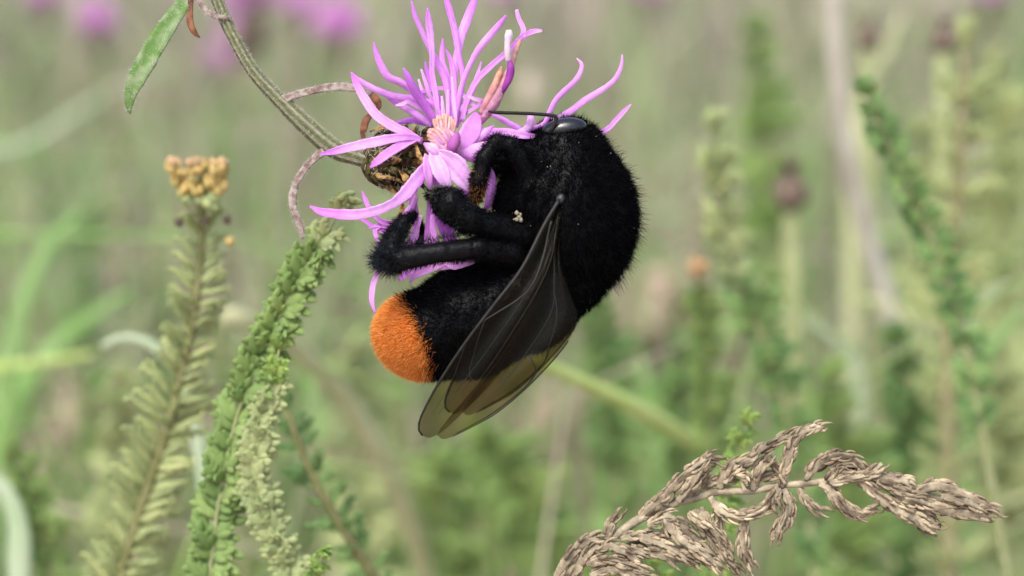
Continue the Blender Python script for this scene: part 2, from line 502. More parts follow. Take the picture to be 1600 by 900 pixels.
LM = {}
def leaflets(kind, mk):
    if (kind, mk) not in LM:
        LM[(kind, mk)] = [leaflet_mesh(kind, M[mk], s) for s in range(4)]
    return LM[(kind, mk)]

def frond(name, label, cat, path, stalk_r, step, length, kind='ovate', leaf_mat='yar', stalk_mat='stalk', group=None,
          angle=52, start=.04, end=.97, front=.5, roll0=.7, seed=1, tipmat=None, tip=.0, taper=.5, root=None, ends='leaflet', jit=.2, pr=0):
    """path: rows of (px, py, z) from tip to base, drawn at its own distance; leaflets are parts"""
    r = random.Random(seed)
    P = np.array(path, float)
    n = max(16, 6 * len(P))
    Q = crom(P, n)
    Wp = PW(Q[:, 0], Q[:, 1], Q[:, 2])
    s = sc_at(Q[:, 2])
    t = np.linspace(0, 1, n)
    full, frad, foot = to_soil(Wp, stalk_r * s * (.35 + .65 * t ** .6))
    o = root or thing(name, label, cat, foot, group)
    base = org(o)
    mb = MB()
    mb.tube(full, frad, sides=8, wob=.05)
    link('stalk', mb.mesh('stalk', M[stalk_mat], base), o)
    T = unit(np.gradient(Wp, axis=0))
    seg = np.concatenate([[0], np.cumsum(np.linalg.norm(np.diff(Q[:, :2], axis=0), axis=1))])
    Ltot = seg[-1]
    d = start * Ltot
    side = 1
    ms = leaflets(kind, leaf_mat)
    mt = leaflets(kind if ends == 'leaflet' else ends, tipmat) if tipmat else None
    while d < end * Ltot:
        u = d / Ltot
        i = min(int(np.searchsorted(seg, d)), n - 1)
        p, T_, k_ = Wp[i], T[i], s[i]
        up = -T_                                            # path runs tip -> base
        S = unit(np.cross(up, -FWD))
        Nf = np.cross(S, up)
        for sd_ in ((side, -side) if not front else (side, -side, 0)):
            if sd_ == 0 and r.random() > front:
                continue
            roll = r.uniform(-roll0, roll0) if sd_ else r.uniform(-1.2, 1.2) + math.pi / 2
            out = S * (math.cos(roll) * (sd_ or 1)) + Nf * math.sin(roll)
            an = math.radians(angle + r.uniform(-14, 14))
            dv = unit(up * math.cos(an) + out * math.sin(an))
            nv = unit(np.cross(dv, np.cross(Nf + .5 * up, dv)))
            yv = np.cross(nv, dv)
            Lg = length * (taper + (1 - taper) * min(1, u * 3.2)) * r.uniform(1 - jit, 1 + jit) * k_ * (1 if sd_ else .8)
            lo = link('leaflet', r.choice(mt if (mt and u < tip) else ms), o)
            R = Matrix(((dv[0], yv[0], nv[0]), (dv[1], yv[1], nv[1]), (dv[2], yv[2], nv[2])))
            lo.matrix_local = Matrix.Translation(Vector(p - base)) @ R.to_4x4() @ Matrix.Scale(Lg, 4)
        d += step * r.uniform(.8, 1.2) * (.6 + .4 * min(1, u * 3))
    # leaves at the very tip
    for q in range(5):
        dv = unit(-T[0] + .5 * np.array([r.uniform(-1, 1), r.uniform(-1, 1), r.uniform(-1, 1)]))
        nv = unit(np.cross(dv, np.cross(-FWD, dv))); yv = np.cross(nv, dv)
        lo = link('leaflet', r.choice(mt or ms), o)
        R = Matrix(((dv[0], yv[0], nv[0]), (dv[1], yv[1], nv[1]), (dv[2], yv[2], nv[2])))
        lo.matrix_local = Matrix.Translation(Vector(Wp[0] - base)) @ R.to_4x4() @ Matrix.Scale(length * taper * 1.1 * s[0], 4)
    return o

def down(path, D, D2=None):
    """give every (px,py) of a path a distance, from D at the tip to D2 at the base"""
    n = len(path)
    return [(p[0], p[1], float(zD(D + ((D2 or D) - D) * i / (n - 1)))) for i, p in enumerate(path)]

YG = 'yarrow leaves'
frond('yarrow_leaf', 'grey green yarrow leaf with small plump leaflets just below the knapweed flower', 'yarrow',
      down([(528, 335), (506, 372), (470, 430), (432, 505), (398, 575), (368, 660), (346, 760), (332, 860), (322, 960), (300, 1200)], .1145, .121), 4.5, 19, 46,
      'ovate', 'yar', 'stalk', YG, seed=3, angle=48, front=.2, roll0=.55, jit=.12, taper=.8, tipmat='yar_pale', tip=.06)
oC = frond('yarrow_leaf', 'pale yellowish yarrow spike with leaflets packed tight, crossing the grey green leaf', 'yarrow',
      down([(436, 545), (430, 590), (412, 650), (398, 715), (398, 765), (418, 815), (440, 870), (456, 930), (470, 1150)], .1165, .12), 5, 13, 42,
      'ovate', 'yar_pale', 'stalk', YG, seed=9, angle=34, front=.6, roll0=.5, jit=.15, taper=.6, tipmat='yar_bright', tip=.09)
frond('yarrow_leaf', 'small pale yarrow shoot beside the tightly packed yellowish spike', 'yarrow',
      down([(505, 868), (490, 905), (476, 960), (470, 1150)], .1165, .12), 5, 18, 32, 'ovate', 'yar_bright', 'stalk', YG, seed=19, angle=35, front=.9, taper=.7)
frond('yarrow_plant', 'tall feathery yarrow stalk topped by a fading yellow flower cluster', 'yarrow',
      down([(316, 292), (317, 340), (314, 400), (304, 490), (285, 580), (256, 690), (222, 790), (192, 890), (165, 1000), (120, 1300)], .1275, .134), 12, 9, 66,
      'comb', 'yar_yellow', 'stalk_olive', YG, seed=5, angle=58, front=.2, roll0=.8, jit=.3, taper=.5, tipmat='yar_yellow', tip=.12)
A_root = bpy.data.objects['yarrow_plant']
r_ = random.Random(4)
for i in range(95):                                       # the faded flower cluster, flat on top
    v = r_.random() ** 1.6; py = 258 + 74 * v
    px = 308 + 4 * v + r_.uniform(-1, 1) * (48 - 26 * v)
    py += .10 * abs(px - 300)
    p = PW(px, py, zD(.1275) + r_.uniform(-40, 40))
    lo = link('floret_bud', r_.choice(leaflets('bud', 'peach' if py < 264 else ('yellow' if v < .7 else 'yar_yellow'))), A_root)
    q = Vector((r_.uniform(-.5, .5), r_.uniform(-.5, .3), 1)).to_track_quat('X', 'Z').to_matrix()
    lo.matrix_local = Matrix.Translation(Vector(p - org(A_root))) @ q.to_4x4() @ Matrix.Scale(r_.uniform(12, 22) * float(sc_at(zD(.1275))), 4)
for (px, py, sx) in ((280, 355, 18), (355, 350, 17), (330, 330, 20), (322, 352, 15), (300, 300, 26), (330, 300, 26), (360, 385, 18), (340, 310, 24), (350, 300, 20), (290, 315, 20)):
    p = PW(px, py, zD(.1270))
    lo = link('floret_bud', leaflets('bud', 'bud_brown' if px in (280, 355, 322, 330) and py > 320 else 'yellow')[0], A_root)
    q = Vector((.2, -.3, 1)).to_track_quat('X', 'Z').to_matrix()
    lo.matrix_local = Matrix.Translation(Vector(p - org(A_root))) @ q.to_4x4() @ Matrix.Scale(sx * float(sc_at(zD(.127))), 4)

frond('yarrow_leaf', 'bright green yarrow shoot standing behind the shrivelled brown leaf', 'yarrow',
      down([(1166, 664), (1158, 690), (1148, 730), (1132, 790), (1118, 850), (1108, 930), (1090, 1200)], .121, .124), 5, 22, 34,
      'ovate', 'yar_bright', 'stalk', YG, seed=21, angle=40, front=.9, taper=.7, tipmat='yar_bright', tip=.02)
frond('yarrow_leaf', 'low green yarrow shoot tipped by a yellow bud under the shrivelled brown leaf', 'yarrow',
      down([(1026, 884), (1034, 910), (1040, 960), (1050, 1200)], .1195, .122), 5, 24, 30, 'ovate', 'yar_bright', 'stalk', YG, seed=22, angle=45, taper=.7, tipmat='yar_bright', tip=.05)

# blurred plants behind
frond('yarrow_leaf', 'dark green toothed yarrow leaf leaning against the pale dry stem', 'yarrow',
      down([(1355, 148), (1378, 200), (1402, 260), (1432, 320), (1462, 390), (1500, 500), (1540, 700)], .147, .155), 7, 20, 34,
      'ovate', 'yar_dark', 'stalk', YG, seed=31, angle=60, front=.4, taper=.8)
frond('yarrow_plant', 'tall yellow brown yarrow stalk with withered yellow leaves', 'yarrow',
      down([(1508, 80), (1505, 170), (1498, 270), (1492, 380), (1484, 500), (1480, 640), (1482, 800), (1486, 1000)], .178, .19), 17, 34, 72,
      'feather', 'yar_yellow', 'stalk_brown', YG, seed=33, angle=58, front=.7, taper=.7, tipmat='yar_yellow', tip=.12)
frond('yarrow_leaf', 'green yarrow leaf with a pale tip behind the back of the bee', 'yarrow',
      down([(1118, 205), (1122, 290), (1136, 380), (1168, 470), (1204, 560), (1234, 660), (1260, 800), (1280, 1000)], .162, .175), 9, 24, 44,
      'ovate', 'yar_dark', 'stalk', YG, seed=35, angle=45, front=.7, taper=.7, tipmat='yar_pale', tip=.28)
frond('yarrow_leaf', 'green yarrow leaf with a peach coloured tip beside the bee', 'yarrow',
      down([(1090, 432), (1098, 480), (1104, 560), (1110, 660), (1116, 800), (1120, 1000)], .175, .185), 9, 26, 44,
      'ovate', 'yar', 'stalk', YG, seed=37, angle=40, front=.8, taper=.6, tipmat='peach', tip=.03)
frond('yarrow_leaf', 'dark yarrow stalk running down beside the pale yellow spike', 'yarrow',
      down([(448, 640), (478, 720), (520, 800), (570, 880), (610, 950), (700, 1150)], .131, .134), 11, 26, 48,
      'feather', 'yar_dark', 'stalk_olive', YG, seed=39, angle=60, front=.3, taper=.8)
frond('yarrow_leaf', 'loose green yarrow leaf low on the meadow beside a drooping pale blade', 'yarrow',
      down([(28, 715), (48, 770), (66, 830), (84, 900), (110, 1050)], .16, .165), 7, 24, 44, 'ovate', 'yar', 'stalk', YG, seed=41, angle=45, taper=.7)
BGF = [  # further blurred fronds, each with where it stands
    ('soft green yarrow leaf between the green slanting stalk and the dry brown leaf', [(1060, 560), (1068, 640), (1076, 740), (1080, 1000)], .2, 'yar_dark', 70),
    ('leafy yarrow top under the bee wing tip', [(760, 690), (800, 760), (850, 830), (900, 960)], .2, 'yar', 74),
    ('dark yarrow leaf at the foot of the white dry stem', [(1400, 540), (1420, 620), (1430, 740), (1430, 1000)], .2, 'yar_dark', 70),
    ('pale yarrow leaf rising behind the tip of the shrivelled brown leaf', [(1560, 560), (1568, 660), (1570, 800), (1580, 1000)], .21, 'yar_pale', 70),
    ('green yarrow leaf spreading behind the shrivelled brown leaf arch', [(1300, 600), (1310, 680), (1330, 780), (1340, 1000)], .19, 'yar', 66),
    ('green yarrow leaf standing below the orange bee tail', [(700, 740), (690, 800), (680, 860), (670, 1000)], .23, 'yar', 76),
    ('faint yarrow leaf behind the feathery yellow topped stalk', [(190, 600), (188, 680), (180, 780), (170, 1000)], .2, 'yar_pale', 60),
    ('yarrow leaf showing between the pale spike and the straw stalk', [(560, 560), (556, 640), (566, 740), (580, 1000)], .24, 'yar_pale', 70),
    ('deep green yarrow leaf under the slanting green stalk', [(930, 480), (940, 560), (960, 680), (980, 960)], .22, 'yar_dark', 66),
    ('yellow green yarrow leaf beside the tall yellow brown stalk', [(1440, 220), (1450, 320), (1452, 440), (1450, 800)], .27, 'yar_yellow', 60),
    ('pale yellow yarrow leaf behind the tall yellow brown stalk', [(1560, 120), (1566, 240), (1570, 400), (1575, 800)], .28, 'yar_yellow', 66),
    ('thin green yarrow leaf beside the brown withered flower head', [(1180, 60), (1190, 160), (1200, 300), (1215, 600)], .3, 'yar', 56),
]
for i, (lb, pa, D, mk, ln) in enumerate(BGF):
    frond('yarrow_leaf', lb, 'yarrow', down(pa, D, D * 1.05), 8, 30, ln, 'ovate', mk, 'stalk', YG, seed=50 + i, angle=42, front=.7, taper=.6, jit=.35)

# ------------------------------------------------------------------ blades, stalks, other knapweeds behind
def stroke(name, label, cat, path, D, r, mk, flat=1.0, group=None, part='blade', fold=0., D2=None, taper=(.25, 1, .8), twist=0.):
    Q = crom(np.array(down(path, D, D2)), 20)
    Wp = PW(Q[:, 0], Q[:, 1], Q[:, 2])
    t = np.linspace(0, 1, 20)
    rr = r * sc_at(Q[:, 2]) * np.interp(t, [0, .5, 1], taper)
    mb = MB()
    full, frad, foot = to_soil(Wp, rr)
    mb.tube(full, frad, sides=8, flat=flat, fold=fold, twist=twist, wob=.02)
    o = link(name, mb.mesh(name, M[mk], foot), None, None, label, cat, group)
    o.location = Vector(foot)
    return o

stroke('grass_stalk', 'smooth light green stalk slanting down behind the bee wing', 'stalk', [(700, 515), (780, 544), (850, 570), (960, 620), (1040, 664), (1098, 706), (1128, 770), (1140, 900)], .145, 14, 'stalk_green', D2=.20, taper=(.25, 1, .5))
stroke('grass_stalk', 'pale straw coloured stalk bending down behind the yarrow spikes', 'stalk', [(355, 492), (420, 515), (480, 560), (540, 625), (600, 720), (640, 820), (668, 920), (700, 1100)], .19, 19, 'stalk_pale', D2=.23, taper=(.7, 1, .75))
stroke('dry_stem', 'whitish dry stem standing upright behind the toothed dark leaf', 'stem', [(1300, -60), (1304, 60), (1312, 170), (1328, 260), (1350, 350), (1378, 450), (1410, 600), (1440, 900)], .22, 15, 'stalk_white', D2=.25, taper=(.9, 1, .7))
stroke('grass_leaf', 'yellow tipped blade bent over near the foot of the whitish dry stem', 'leaf', [(1345, 466), (1385, 476), (1418, 496), (1424, 540), (1412, 620), (1400, 900)], .23, 12, 'stalk_pale', .3, taper=(.4, 1, .7))
stroke('grass_leaf', 'pale green blade arching over the dark yarrow leaf', 'leaf', [(1190, 492), (1250, 498), (1300, 520), (1335, 570), (1350, 660), (1370, 900)], .27, 12, 'blade_pale', .3)
stroke('grass_leaf', 'pale green blade curving beside the tall yellow brown stalk', 'leaf', [(1612, 440), (1560, 452), (1526, 480), (1510, 550), (1505, 700), (1510, 950)], .27, 12, 'blade_pale', .3)
stroke('grass_leaf', 'dark green blade under the curving pale blade', 'leaf', [(1600, 480), (1560, 530), (1520, 600), (1505, 690), (1500, 950)], .2, 24, 'blade', .3)
stroke('grass_leaf', 'long green blade leaning across behind the tip of the shrivelled brown leaf', 'leaf', [(1430, 640), (1480, 690), (1530, 760), (1570, 850), (1600, 980)], .25, 16, 'stalk_green', .3)
stroke('grass_leaf', 'whitish green leaf tip curling beside the feathery yellow topped stalk', 'leaf', [(158, 542), (186, 528), (226, 532), (262, 560), (285, 590), (310, 700), (330, 900)], .155, 14, 'blade_pale', .35, taper=(.35, .9, .25))
stroke('grass_leaf', 'flat yellow green blade lying level at the edge of the meadow view', 'leaf', [(150, 552), (90, 562), (20, 572), (-80, 590), (-200, 700)], .21, 11, 'stalk_green', .35, taper=(.3, 1, .9))
stroke('grass_leaf', 'broad bright green blade leaning over the level yellow green blade', 'leaf', [(205, 455), (150, 490), (90, 540), (40, 600), (0, 700), (-30, 950)], .24, 24, 'blade', .3)
stroke('grass_leaf', 'upright bright green blade crossing the leaning broad blade', 'leaf', [(130, 330), (80, 380), (45, 450), (20, 540), (0, 680), (-20, 950)], .26, 26, 'blade', .3)
stroke('grass_leaf', 'pale grey green blade drooping beside the loose low yarrow leaf', 'leaf', [(-20, 742), (10, 770), (28, 820), (30, 880), (26, 1000)], .16, 20, 'blade_pale', .35, taper=(.6, 1, .8))
stroke('grass_leaf', 'faint pale blade arching across the open meadow behind the hanging narrow leaf', 'leaf', [(270, 100), (180, 140), (100, 190), (30, 232), (-60, 260), (-200, 500)], .42, 9, 'blade_pale', .4)
stroke('grass_leaf', 'thin pale blade rising behind the whitish dry stem', 'leaf', [(1410, 20), (1380, 90), (1350, 140), (1335, 260), (1330, 600)], .3, 15, 'stalk_pale', .4)
stroke('grass_leaf', 'green blade standing between the bee and the dark yarrow leaf', 'leaf', [(1000, 560), (1020, 640), (1040, 760), (1050, 980)], .24, 26, 'blade', .3)
stroke('grass_leaf', 'green blade rising behind the drooping pale spike and straw stalk', 'leaf', [(470, 560), (500, 660), (540, 800), (560, 980)], .25, 26, 'blade', .3)

def dead_leaf(px, py, D, L, wd, ang, label):
    r = random.Random(int(px))
    p = PW(px, py, zD(D)); foot = p + np.array([.01, .02, 0]); foot[2] = float(gz(foot[0], foot[1]))
    o = thing('dead_leaf', label, 'dead leaf', foot, 'tan dead leaves among the herbs')
    mb = MB(); mb.tube(crom(np.array([p, (p + foot) / 2 + np.array([.006, 0, 0]), foot]), 12), np.linspace(.0005, .0009, 12), sides=5)
    link('stalk', mb.mesh('stalk', M['dead_leaf'], foot), o)
    dv = RIGHT * math.cos(ang) + UP * math.sin(ang)
    for q in range(3):
        t = np.linspace(-.5, .5, 14)
        c = p + np.outer(t * L, dv) + np.outer(.18 * L * np.sin(t * 5 + q), -FWD) + np.outer(np.full(14, (q - 1) * wd * .9), np.cross(dv, FWD)) + np.outer(.12 * L * np.cos(t * 4 + q * 2), UP)
        mb = MB(); mb.tube(c, wd * np.sin(np.pi * np.linspace(.05, .97, 14)) ** .7, sides=8, flat=.2, fold=.4, twist=r.uniform(-1.5, 1.5), wob=.08)
        link('curled_lobe', mb.mesh('curled_lobe', M['dead_leaf'], foot), o)
for px, py, D, L, wd, ang, lb in [
    (1000, 505, .5, .034, .0050, 1.4, 'tan dead leaf hanging just behind the back of the bee'),
    (985, 585, .66, .028, .0048, .9, 'tan dead leaf just above the slanting green stalk'),
    (880, 668, .42, .020, .0050, .9, 'rusty tan dead leaf under the slanting green stalk'),
    (140, 800, .45, .034, .0060, .5, 'tan dead leaf low between the drooping blade and the feathery stalk'),
    (120, 690, .48, .036, .0055, 1.2, 'tan dead leaf under the level yellow green blade'),
    (620, 700, .66, .030, .0048, 1.3, 'tan dead leaf beside the straw coloured stalk'),
    (1280, 820, .6, .034, .0050, .4, 'tan dead leaf under the shrivelled leaf arch'),
    (1010, 700, .66, .032, .0045, 1.2, 'tan dead leaf beside the bright green shoot')]:
    dead_leaf(px, py, D, L, wd, ang, lb)

def far_knapweed(px, py, D, size, label, brown=False, tall=None):
    p = PW(px, py, zD(D))
    b = p.copy(); b[2] = float(gz(p[0], p[1] + .03)); b[1] += .03
    o = thing('knapweed_flower', label, 'flower', b, 'blurred knapweed flowers')
    base = np.asarray(b)
    mb = MB()
    pts = crom(np.array([p - np.array([0, 0, size * .5]), (p * .5 + b * .5) + np.array([.01, 0, 0]), b]), 12)
    mb.tube(pts, np.linspace(.0009, .0014, 12), sides=6)
    link('stem', mb.mesh('stem', M['stalk'], base), o)
    mb = MB()
    t = np.linspace(0, 1, 9)
    axis = p + np.outer(t - 1.0, [0, 0, size * .75])
    mb.tube(axis, size * (.36 if brown else .2) * np.array([.2, .6, .85, 1, 1, .95, .85, .7, .5]), sides=10, wob=.06)
    link('involucre', mb.mesh('involucre', M['bud_brown'], base), o)
    if brown:
        for i in range(14):
            a = i * 2.4
            d = unit(np.array([math.cos(a), math.sin(a), 1.1]))
            mb = MB(); lobe(mb, p, d, np.array([0, 0, 1.]) + .3 * d, size * .4, size * .07, size * .03)
            link('bract', mb.mesh('bract', M['bud_brown'], base), o)
        return
    for i in range(26):
        a = i * 2.39996; e = .15 + 1.1 * (i / 26)
        d = unit(np.array([math.cos(a) * math.cos(e), math.sin(a) * math.cos(e), math.sin(e)]))
        mb = MB(); lobe(mb, p, d, np.array([0, 0, 1.]) + .2 * d, size * rng.uniform(.6, .9), size * .13, size * .04)
        link('petal', mb.mesh('petal', M['far_petal'], base), o)

for px, py, D, s_, lb in [
    (392, 4, .68, .026, 'large blurred pink knapweed flower above the bend of the knapweed stem'),
    (530, 56, .90, .022, 'blurred pink knapweed flower between the bent stem and the open petals'),
    (374, 52, 1.2, .024, 'faint pink knapweed flower just beneath the large blurred one'),
    (470, 16, 1.3, .024, 'faint pink knapweed flower between two brighter blurred ones'),
    (152, 46, .95, .019, 'blurred pink knapweed flower beside the hanging narrow leaf'),
    (72, 4, 1.0, .020, 'pale blurred pink knapweed flower far out in the grass'),
    (345, 100, 1.5, .022, 'dim pink knapweed flower low behind the bent stem'),
    (785, -4, 1.6, .024, 'dim pink knapweed flower behind the raised petals'),
    (1010, -10, 1.6, .024, 'dim pink knapweed flower beyond the bee'),
    (1545, -4, 1.6, .026, 'dim pink knapweed flower behind the tall yellow brown stalk')]:
    far_knapweed(px, py, D, s_, lb)
far_knapweed(1236, 272, .21, .0052, 'withered brown knapweed head on a thin stem behind the bee', True)
far_knapweed(1475, 44, .21, .0036, 'small dark withered bud beside the top of the yellow brown stalk', True)
far_knapweed(1357, 40, .25, .0042, 'brown withered bud beside the whitish dry stem', True)

# ------------------------------------------------------------------ the knapweed
stem_px = np.array([(335, -14, 0, 9.5), (352, 30, 0, 9.5), (372, 70, 0, 10), (398, 113, 0, 10.5), (440, 158, 0, 12), (482, 198, 0, 14.5),
                    (520, 230, 0, 15), (552, 243, 0, 13), (584, 252, 0, 12)], float)
Q = crom(stem_px, 60)
Wst = PW(Q[:, 0], Q[:, 1], Q[:, 2]); Rst = Q[:, 3] * sc_at(Q[:, 2])
# outside the picture the stem arches over and goes down to the soil
A = Wst[0]
top = crom(np.array([[-.062, .03, 0.0], [-.060, .02, .12], [-.056, .008, .25], [-.048, 0.002, .345], [-.034, 0, .372], A + np.array([-.006, 0, .0105]), A]), 60)[:-1]
pts = np.vstack([top, Wst]); rad = np.concatenate([np.linspace(.0009, Rst[0], len(top)), Rst])
knap = thing('knapweed_plant', 'pink knapweed on a bent hairy stem carrying the bumblebee', 'flower', pts[0])
kb = org(knap)
ph_ = np.linspace(0, 2 * np.pi, 28, endpoint=False)
rc = np.clip(.3 + .7 * np.cos(7 * ph_), 0, 1)[None, :, None] * rng.uniform(.7, 1.2, (len(pts), 28, 1))
mb = MB(); mb.tube(pts, rad, sides=28, ridges=7, ridge=.10, wob=.015,
                   colr=(np.array([.10, .125, .05]) * (1 - rc) + np.array([.30, .28, .21]) * rc).reshape(-1, 3))
stem_o = link('stem', mb.mesh('stem', M['stem'], kb), knap)

def fuzz(pts, rad, n, length, thick, seed):
    r = np.random.default_rng(seed)
    T = unit(np.gradient(pts, axis=0))
    i = r.integers(1, len(pts) - 1, n)
    d = unit(np.cross(T[i], r.standard_normal((n, 3))))
    p = pts[i] + (pts[i + 1 - (i == len(pts) - 2)] - pts[i]) * r.random((n, 1)) + d * np.asarray(rad)[i][:, None] * .95
    dd = unit(d + .6 * r.standard_normal((n, 3)) * .6 + .4 * T[i])
    return hairs(p, dd, length * r.uniform(.5, 1.2, n), np.full(n, thick), r)

def hairs(p, d, L, wd, r, curl=None):
    """thin three-sided spikes"""
    n = len(p)
    a = unit(np.cross(d, r.standard_normal((n, 3))))
    b = np.cross(d, a)
    cv = (a * r.uniform(-.25, .25, (n, 1)) + (0 if curl is None else curl)) * L[:, None]
    ring = []
    for f, ww, bend in ((0, 1, 0), (.55, .75, .3)):
        c = p + d * (L * f)[:, None] + cv * bend
        for k_ in range(3):
            an = 2.0944 * k_
            ring.append(c + (a * math.cos(an) + b * math.sin(an)) * (wd * ww)[:, None])
    ring.append(p + d * L[:, None] + cv)
    V = np.stack(ring, 1).reshape(-1, 3)
    o = np.arange(n)[:, None] * 7
    tr = np.array([[0, 1, 4], [0, 4, 3], [1, 2, 5], [1, 5, 4], [2, 0, 3], [2, 3, 5], [3, 4, 6], [4, 5, 6], [5, 3, 6]])
    F = (o[:, :, None] + tr[None]).reshape(-1, 3)
    return V, F

V_, F_ = fuzz(Wst, Rst, 1300, 5 * K, .25 * K, 2)
mb = MB(); mb.add(V_, F_)
link('fuzz', mb.mesh('fuzz', M['fuzz'], kb), stem_o, kind='stuff')

def kleaf(name, path, mk, flat=.3, fold=.35, twist=0., fz=0, n=26):
    Q = crom(np.array(path, float), n)
    Wp = PW(Q[:, 0], Q[:, 1], Q[:, 2]); R = np.maximum(Q[:, 3], .4) * sc_at(Q[:, 2])
    mb = MB(); mb.tube(Wp, R, sides=12, flat=flat, fold=fold, twist=twist, wob=.03)
    o = link(name, mb.mesh(name, M[mk], kb), knap)
    if fz:
        V, F = fuzz(Wp, R, fz, 6 * K, .3 * K, 5)
        m2 = MB(); m2.add(V, F)
        link('fuzz', m2.mesh('fuzz', M['fuzz'], kb), o, kind='stuff')
    return o
kleaf('leaf', [(306, -22, 2, 5), (290, 2, 6, 10), (268, 32, 12, 14), (246, 66, 16, 16), (222, 108, 18, 15.5), (206, 142, 16, 11), (202, 165, 12, 6), (204, 179, 10, .5)], 'leaf_green', .28, .4, fz=500)
kleaf('dry_leaf', [(300, -16, 4, 4), (297, 14, 8, 5), (298, 38, 10, 5.5), (305, 52, 10, 4), (313, 59, 8, .6)], 'leaf_rust', .5, .3)
kleaf('dry_leaf', [(306, -10, 10, 4), (316, 8, 14, 4.5), (330, 22, 16, 4.5), (345, 27, 14, 4), (362, 27, 10, .8)], 'leaf_dry', .5, .3, fz=120)
kleaf('leaf', [(436, 158, 6, 7), (452, 152, 8, 6.5), (478, 144, 8, 6), (510, 137, 6, 6.5), (540, 136, 4, 6.5), (566, 141, 0, 5.5), (582, 148, -4, 4.5)], 'leaf_dry', .45, .3, fz=250)
kleaf('dry_leaf', [(578, 145, -4, 4), (588, 156, -4, 6), (592, 167, -4, 4), (582, 176, -2, 4), (572, 188, 0, 6), (568, 203, 0, 5.5), (567, 216, 0, 3)], 'leaf_rust', .5, .3)
kleaf('leaf', [(506, 236, 10, 7), (492, 247, 12, 6), (476, 264, 12, 5.5), (462, 288, 12, 6), (457, 314, 14, 6.5), (464, 342, 14, 6), (471, 360, 12, 4.5), (473, 374, 10, 1)], 'leaf_dry', .45, .3, fz=250)

# involucre: a scaly cup; the flower head faces to the right and towards the viewer
head_px = np.array([(566, 247, -6, 13), (578, 250, -6, 32), (592, 252, -6, 43), (612, 252, -4, 46), (634, 248, -2, 42), (656, 240, 0, 36), (672, 234, 2, 32)], float)
Q = crom(head_px, 20)
mb = MB(); mb.tube(PW(Q[:, 0], Q[:, 1], Q[:, 2]), Q[:, 3] * K * .93, sides=20, wob=.03, colr=(.5, .5, .32))
head = link('flower_head', mb.mesh('flower_head', M['bract'], kb), knap)
r_ = random.Random(12)
for ring in range(6):
    u = .05 + .17 * ring
    q = Q[min(19, int(u * 19))]
    nb = 15
    for j in range(nb):
        a = 2 * math.pi * (j + .5 * (ring % 2)) / nb + r_.uniform(-.1, .1)
        if math.sin(a) < -.55:
            pass
        ax = np.array([1, -.12, .02])
        off = np.array([.12 * math.cos(a), math.cos(a), math.sin(a)])      # px, py, z
        p0 = q[:3] + off * q[3] * .94
        d3 = ax * 1.0 + off * r_.uniform(.25, .6)
        path = np.array([p0 + d3 * s_ * r_.uniform(.9, 1.1) for s_ in (0, 7, 14, 20)])
        path[-1] += off * r_.uniform(2, 6)
        Wp = crom(PW(path[:, 0], path[:, 1], path[:, 2]), 7)
        hint = unit(PW(*(q[:3] + off * 10)) - PW(*q[:3]))
        c = np.array([1.3, 1.3, .8]) if r_.random() < .5 else np.array([.3, .22, .2])
        tipc = np.array([.2, .13, .1]) if r_.random() < .65 else np.array([2.4, 1.7, 1.0])
        C = np.repeat(np.array([c * (1 - t) + tipc * t for t in np.linspace(0, 1, 7) ** 1.5]), 7, axis=0)
        mb = MB(); mb.tube(Wp, np.array([5, 7, 7.5, 7, 5.2, 3, .6]) * K, sides=7, flat=.4, hint=hint, wob=.08, colr=C)
        for e in range(3):                                                # fringe of the bract
            t = .55 + .15 * e
            bp_ = Wp[int(t * 6)]
            for sg in (-1, 1):
                sv = unit(np.cross(unit(Wp[-1] - Wp[0]), hint)) * sg
                V, F = hairs(bp_[None], unit(sv + unit(Wp[-1] - Wp[0]) + .3 * hint)[None], np.array([9 * K]), np.array([.55 * K]), rng)
                mb.q.append(F + mb.n); mb.v.append(V); mb.c.append(np.tile(np.array([.5, .36, .24]), (7, 1))); mb.n += 7
        link('bract', mb.mesh('bract', M['bract'], kb), head)
wr = np.random.default_rng(8)
ca = wr.uniform(0, 2 * np.pi, 520); cu = wr.integers(1, 18, 520)
coff = np.stack([.12 * np.cos(ca), np.cos(ca), np.sin(ca)], 1)
cp = Q[cu, :3] + coff * (Q[cu, 3] * 1.02)[:, None]
cV, cF = hairs(cp, unit(wr.standard_normal((520, 3)) * .8 + coff * .5 + np.array([.3, 0, 0])), wr.uniform(6, 20, 520), np.full(520, .45), wr)
mb = MB(); mb.add(PW(cV[:, 0], cV[:, 1], cV[:, 2]), cF)
link('cobweb_hair', mb.mesh('cobweb_hair', M['fuzz'], kb), head, kind='stuff')
# brown dried scraps on the rim of the cup
for path in ([(648, 222, 52, 2), (655, 243, 56, 4), (664, 262, 58, 4), (672, 283, 56, 3), (678, 302, 50, 1)],
             [(580, 270, 30, 1), (594, 275, 36, 4), (612, 279, 40, 5), (630, 286, 40, 4), (640, 300, 36, 1)],
             [(622, 264, 46, 1), (632, 276, 50, 6), (638, 290, 50, 8), (634, 306, 44, 3)],
             [(630, 318, 30, 2), (626, 335, 32, 6), (622, 352, 30, 2)],
             [(600, 292, 30, 1), (612, 298, 34, 4), (622, 306, 34, 4), (630, 316, 30, 1)],
             [(578, 206, 20, 1), (592, 200, 24, 3), (612, 198, 24, 4), (634, 196, 20, 2)]):
    Q2 = crom(np.array(path, float), 12)
    mb = MB(); mb.tube(PW(Q2[:, 0], Q2[:, 1], Q2[:, 2]), Q2[:, 3] * K, sides=9, flat=.16, twist=1.6, fold=.5, wob=.16, colr=np.array([2.2, 1.6, 1.0]) * rng.uniform(.6, 1.2, (108, 1)))
    link('bract', mb.mesh('bract', M['bract'], kb), head)

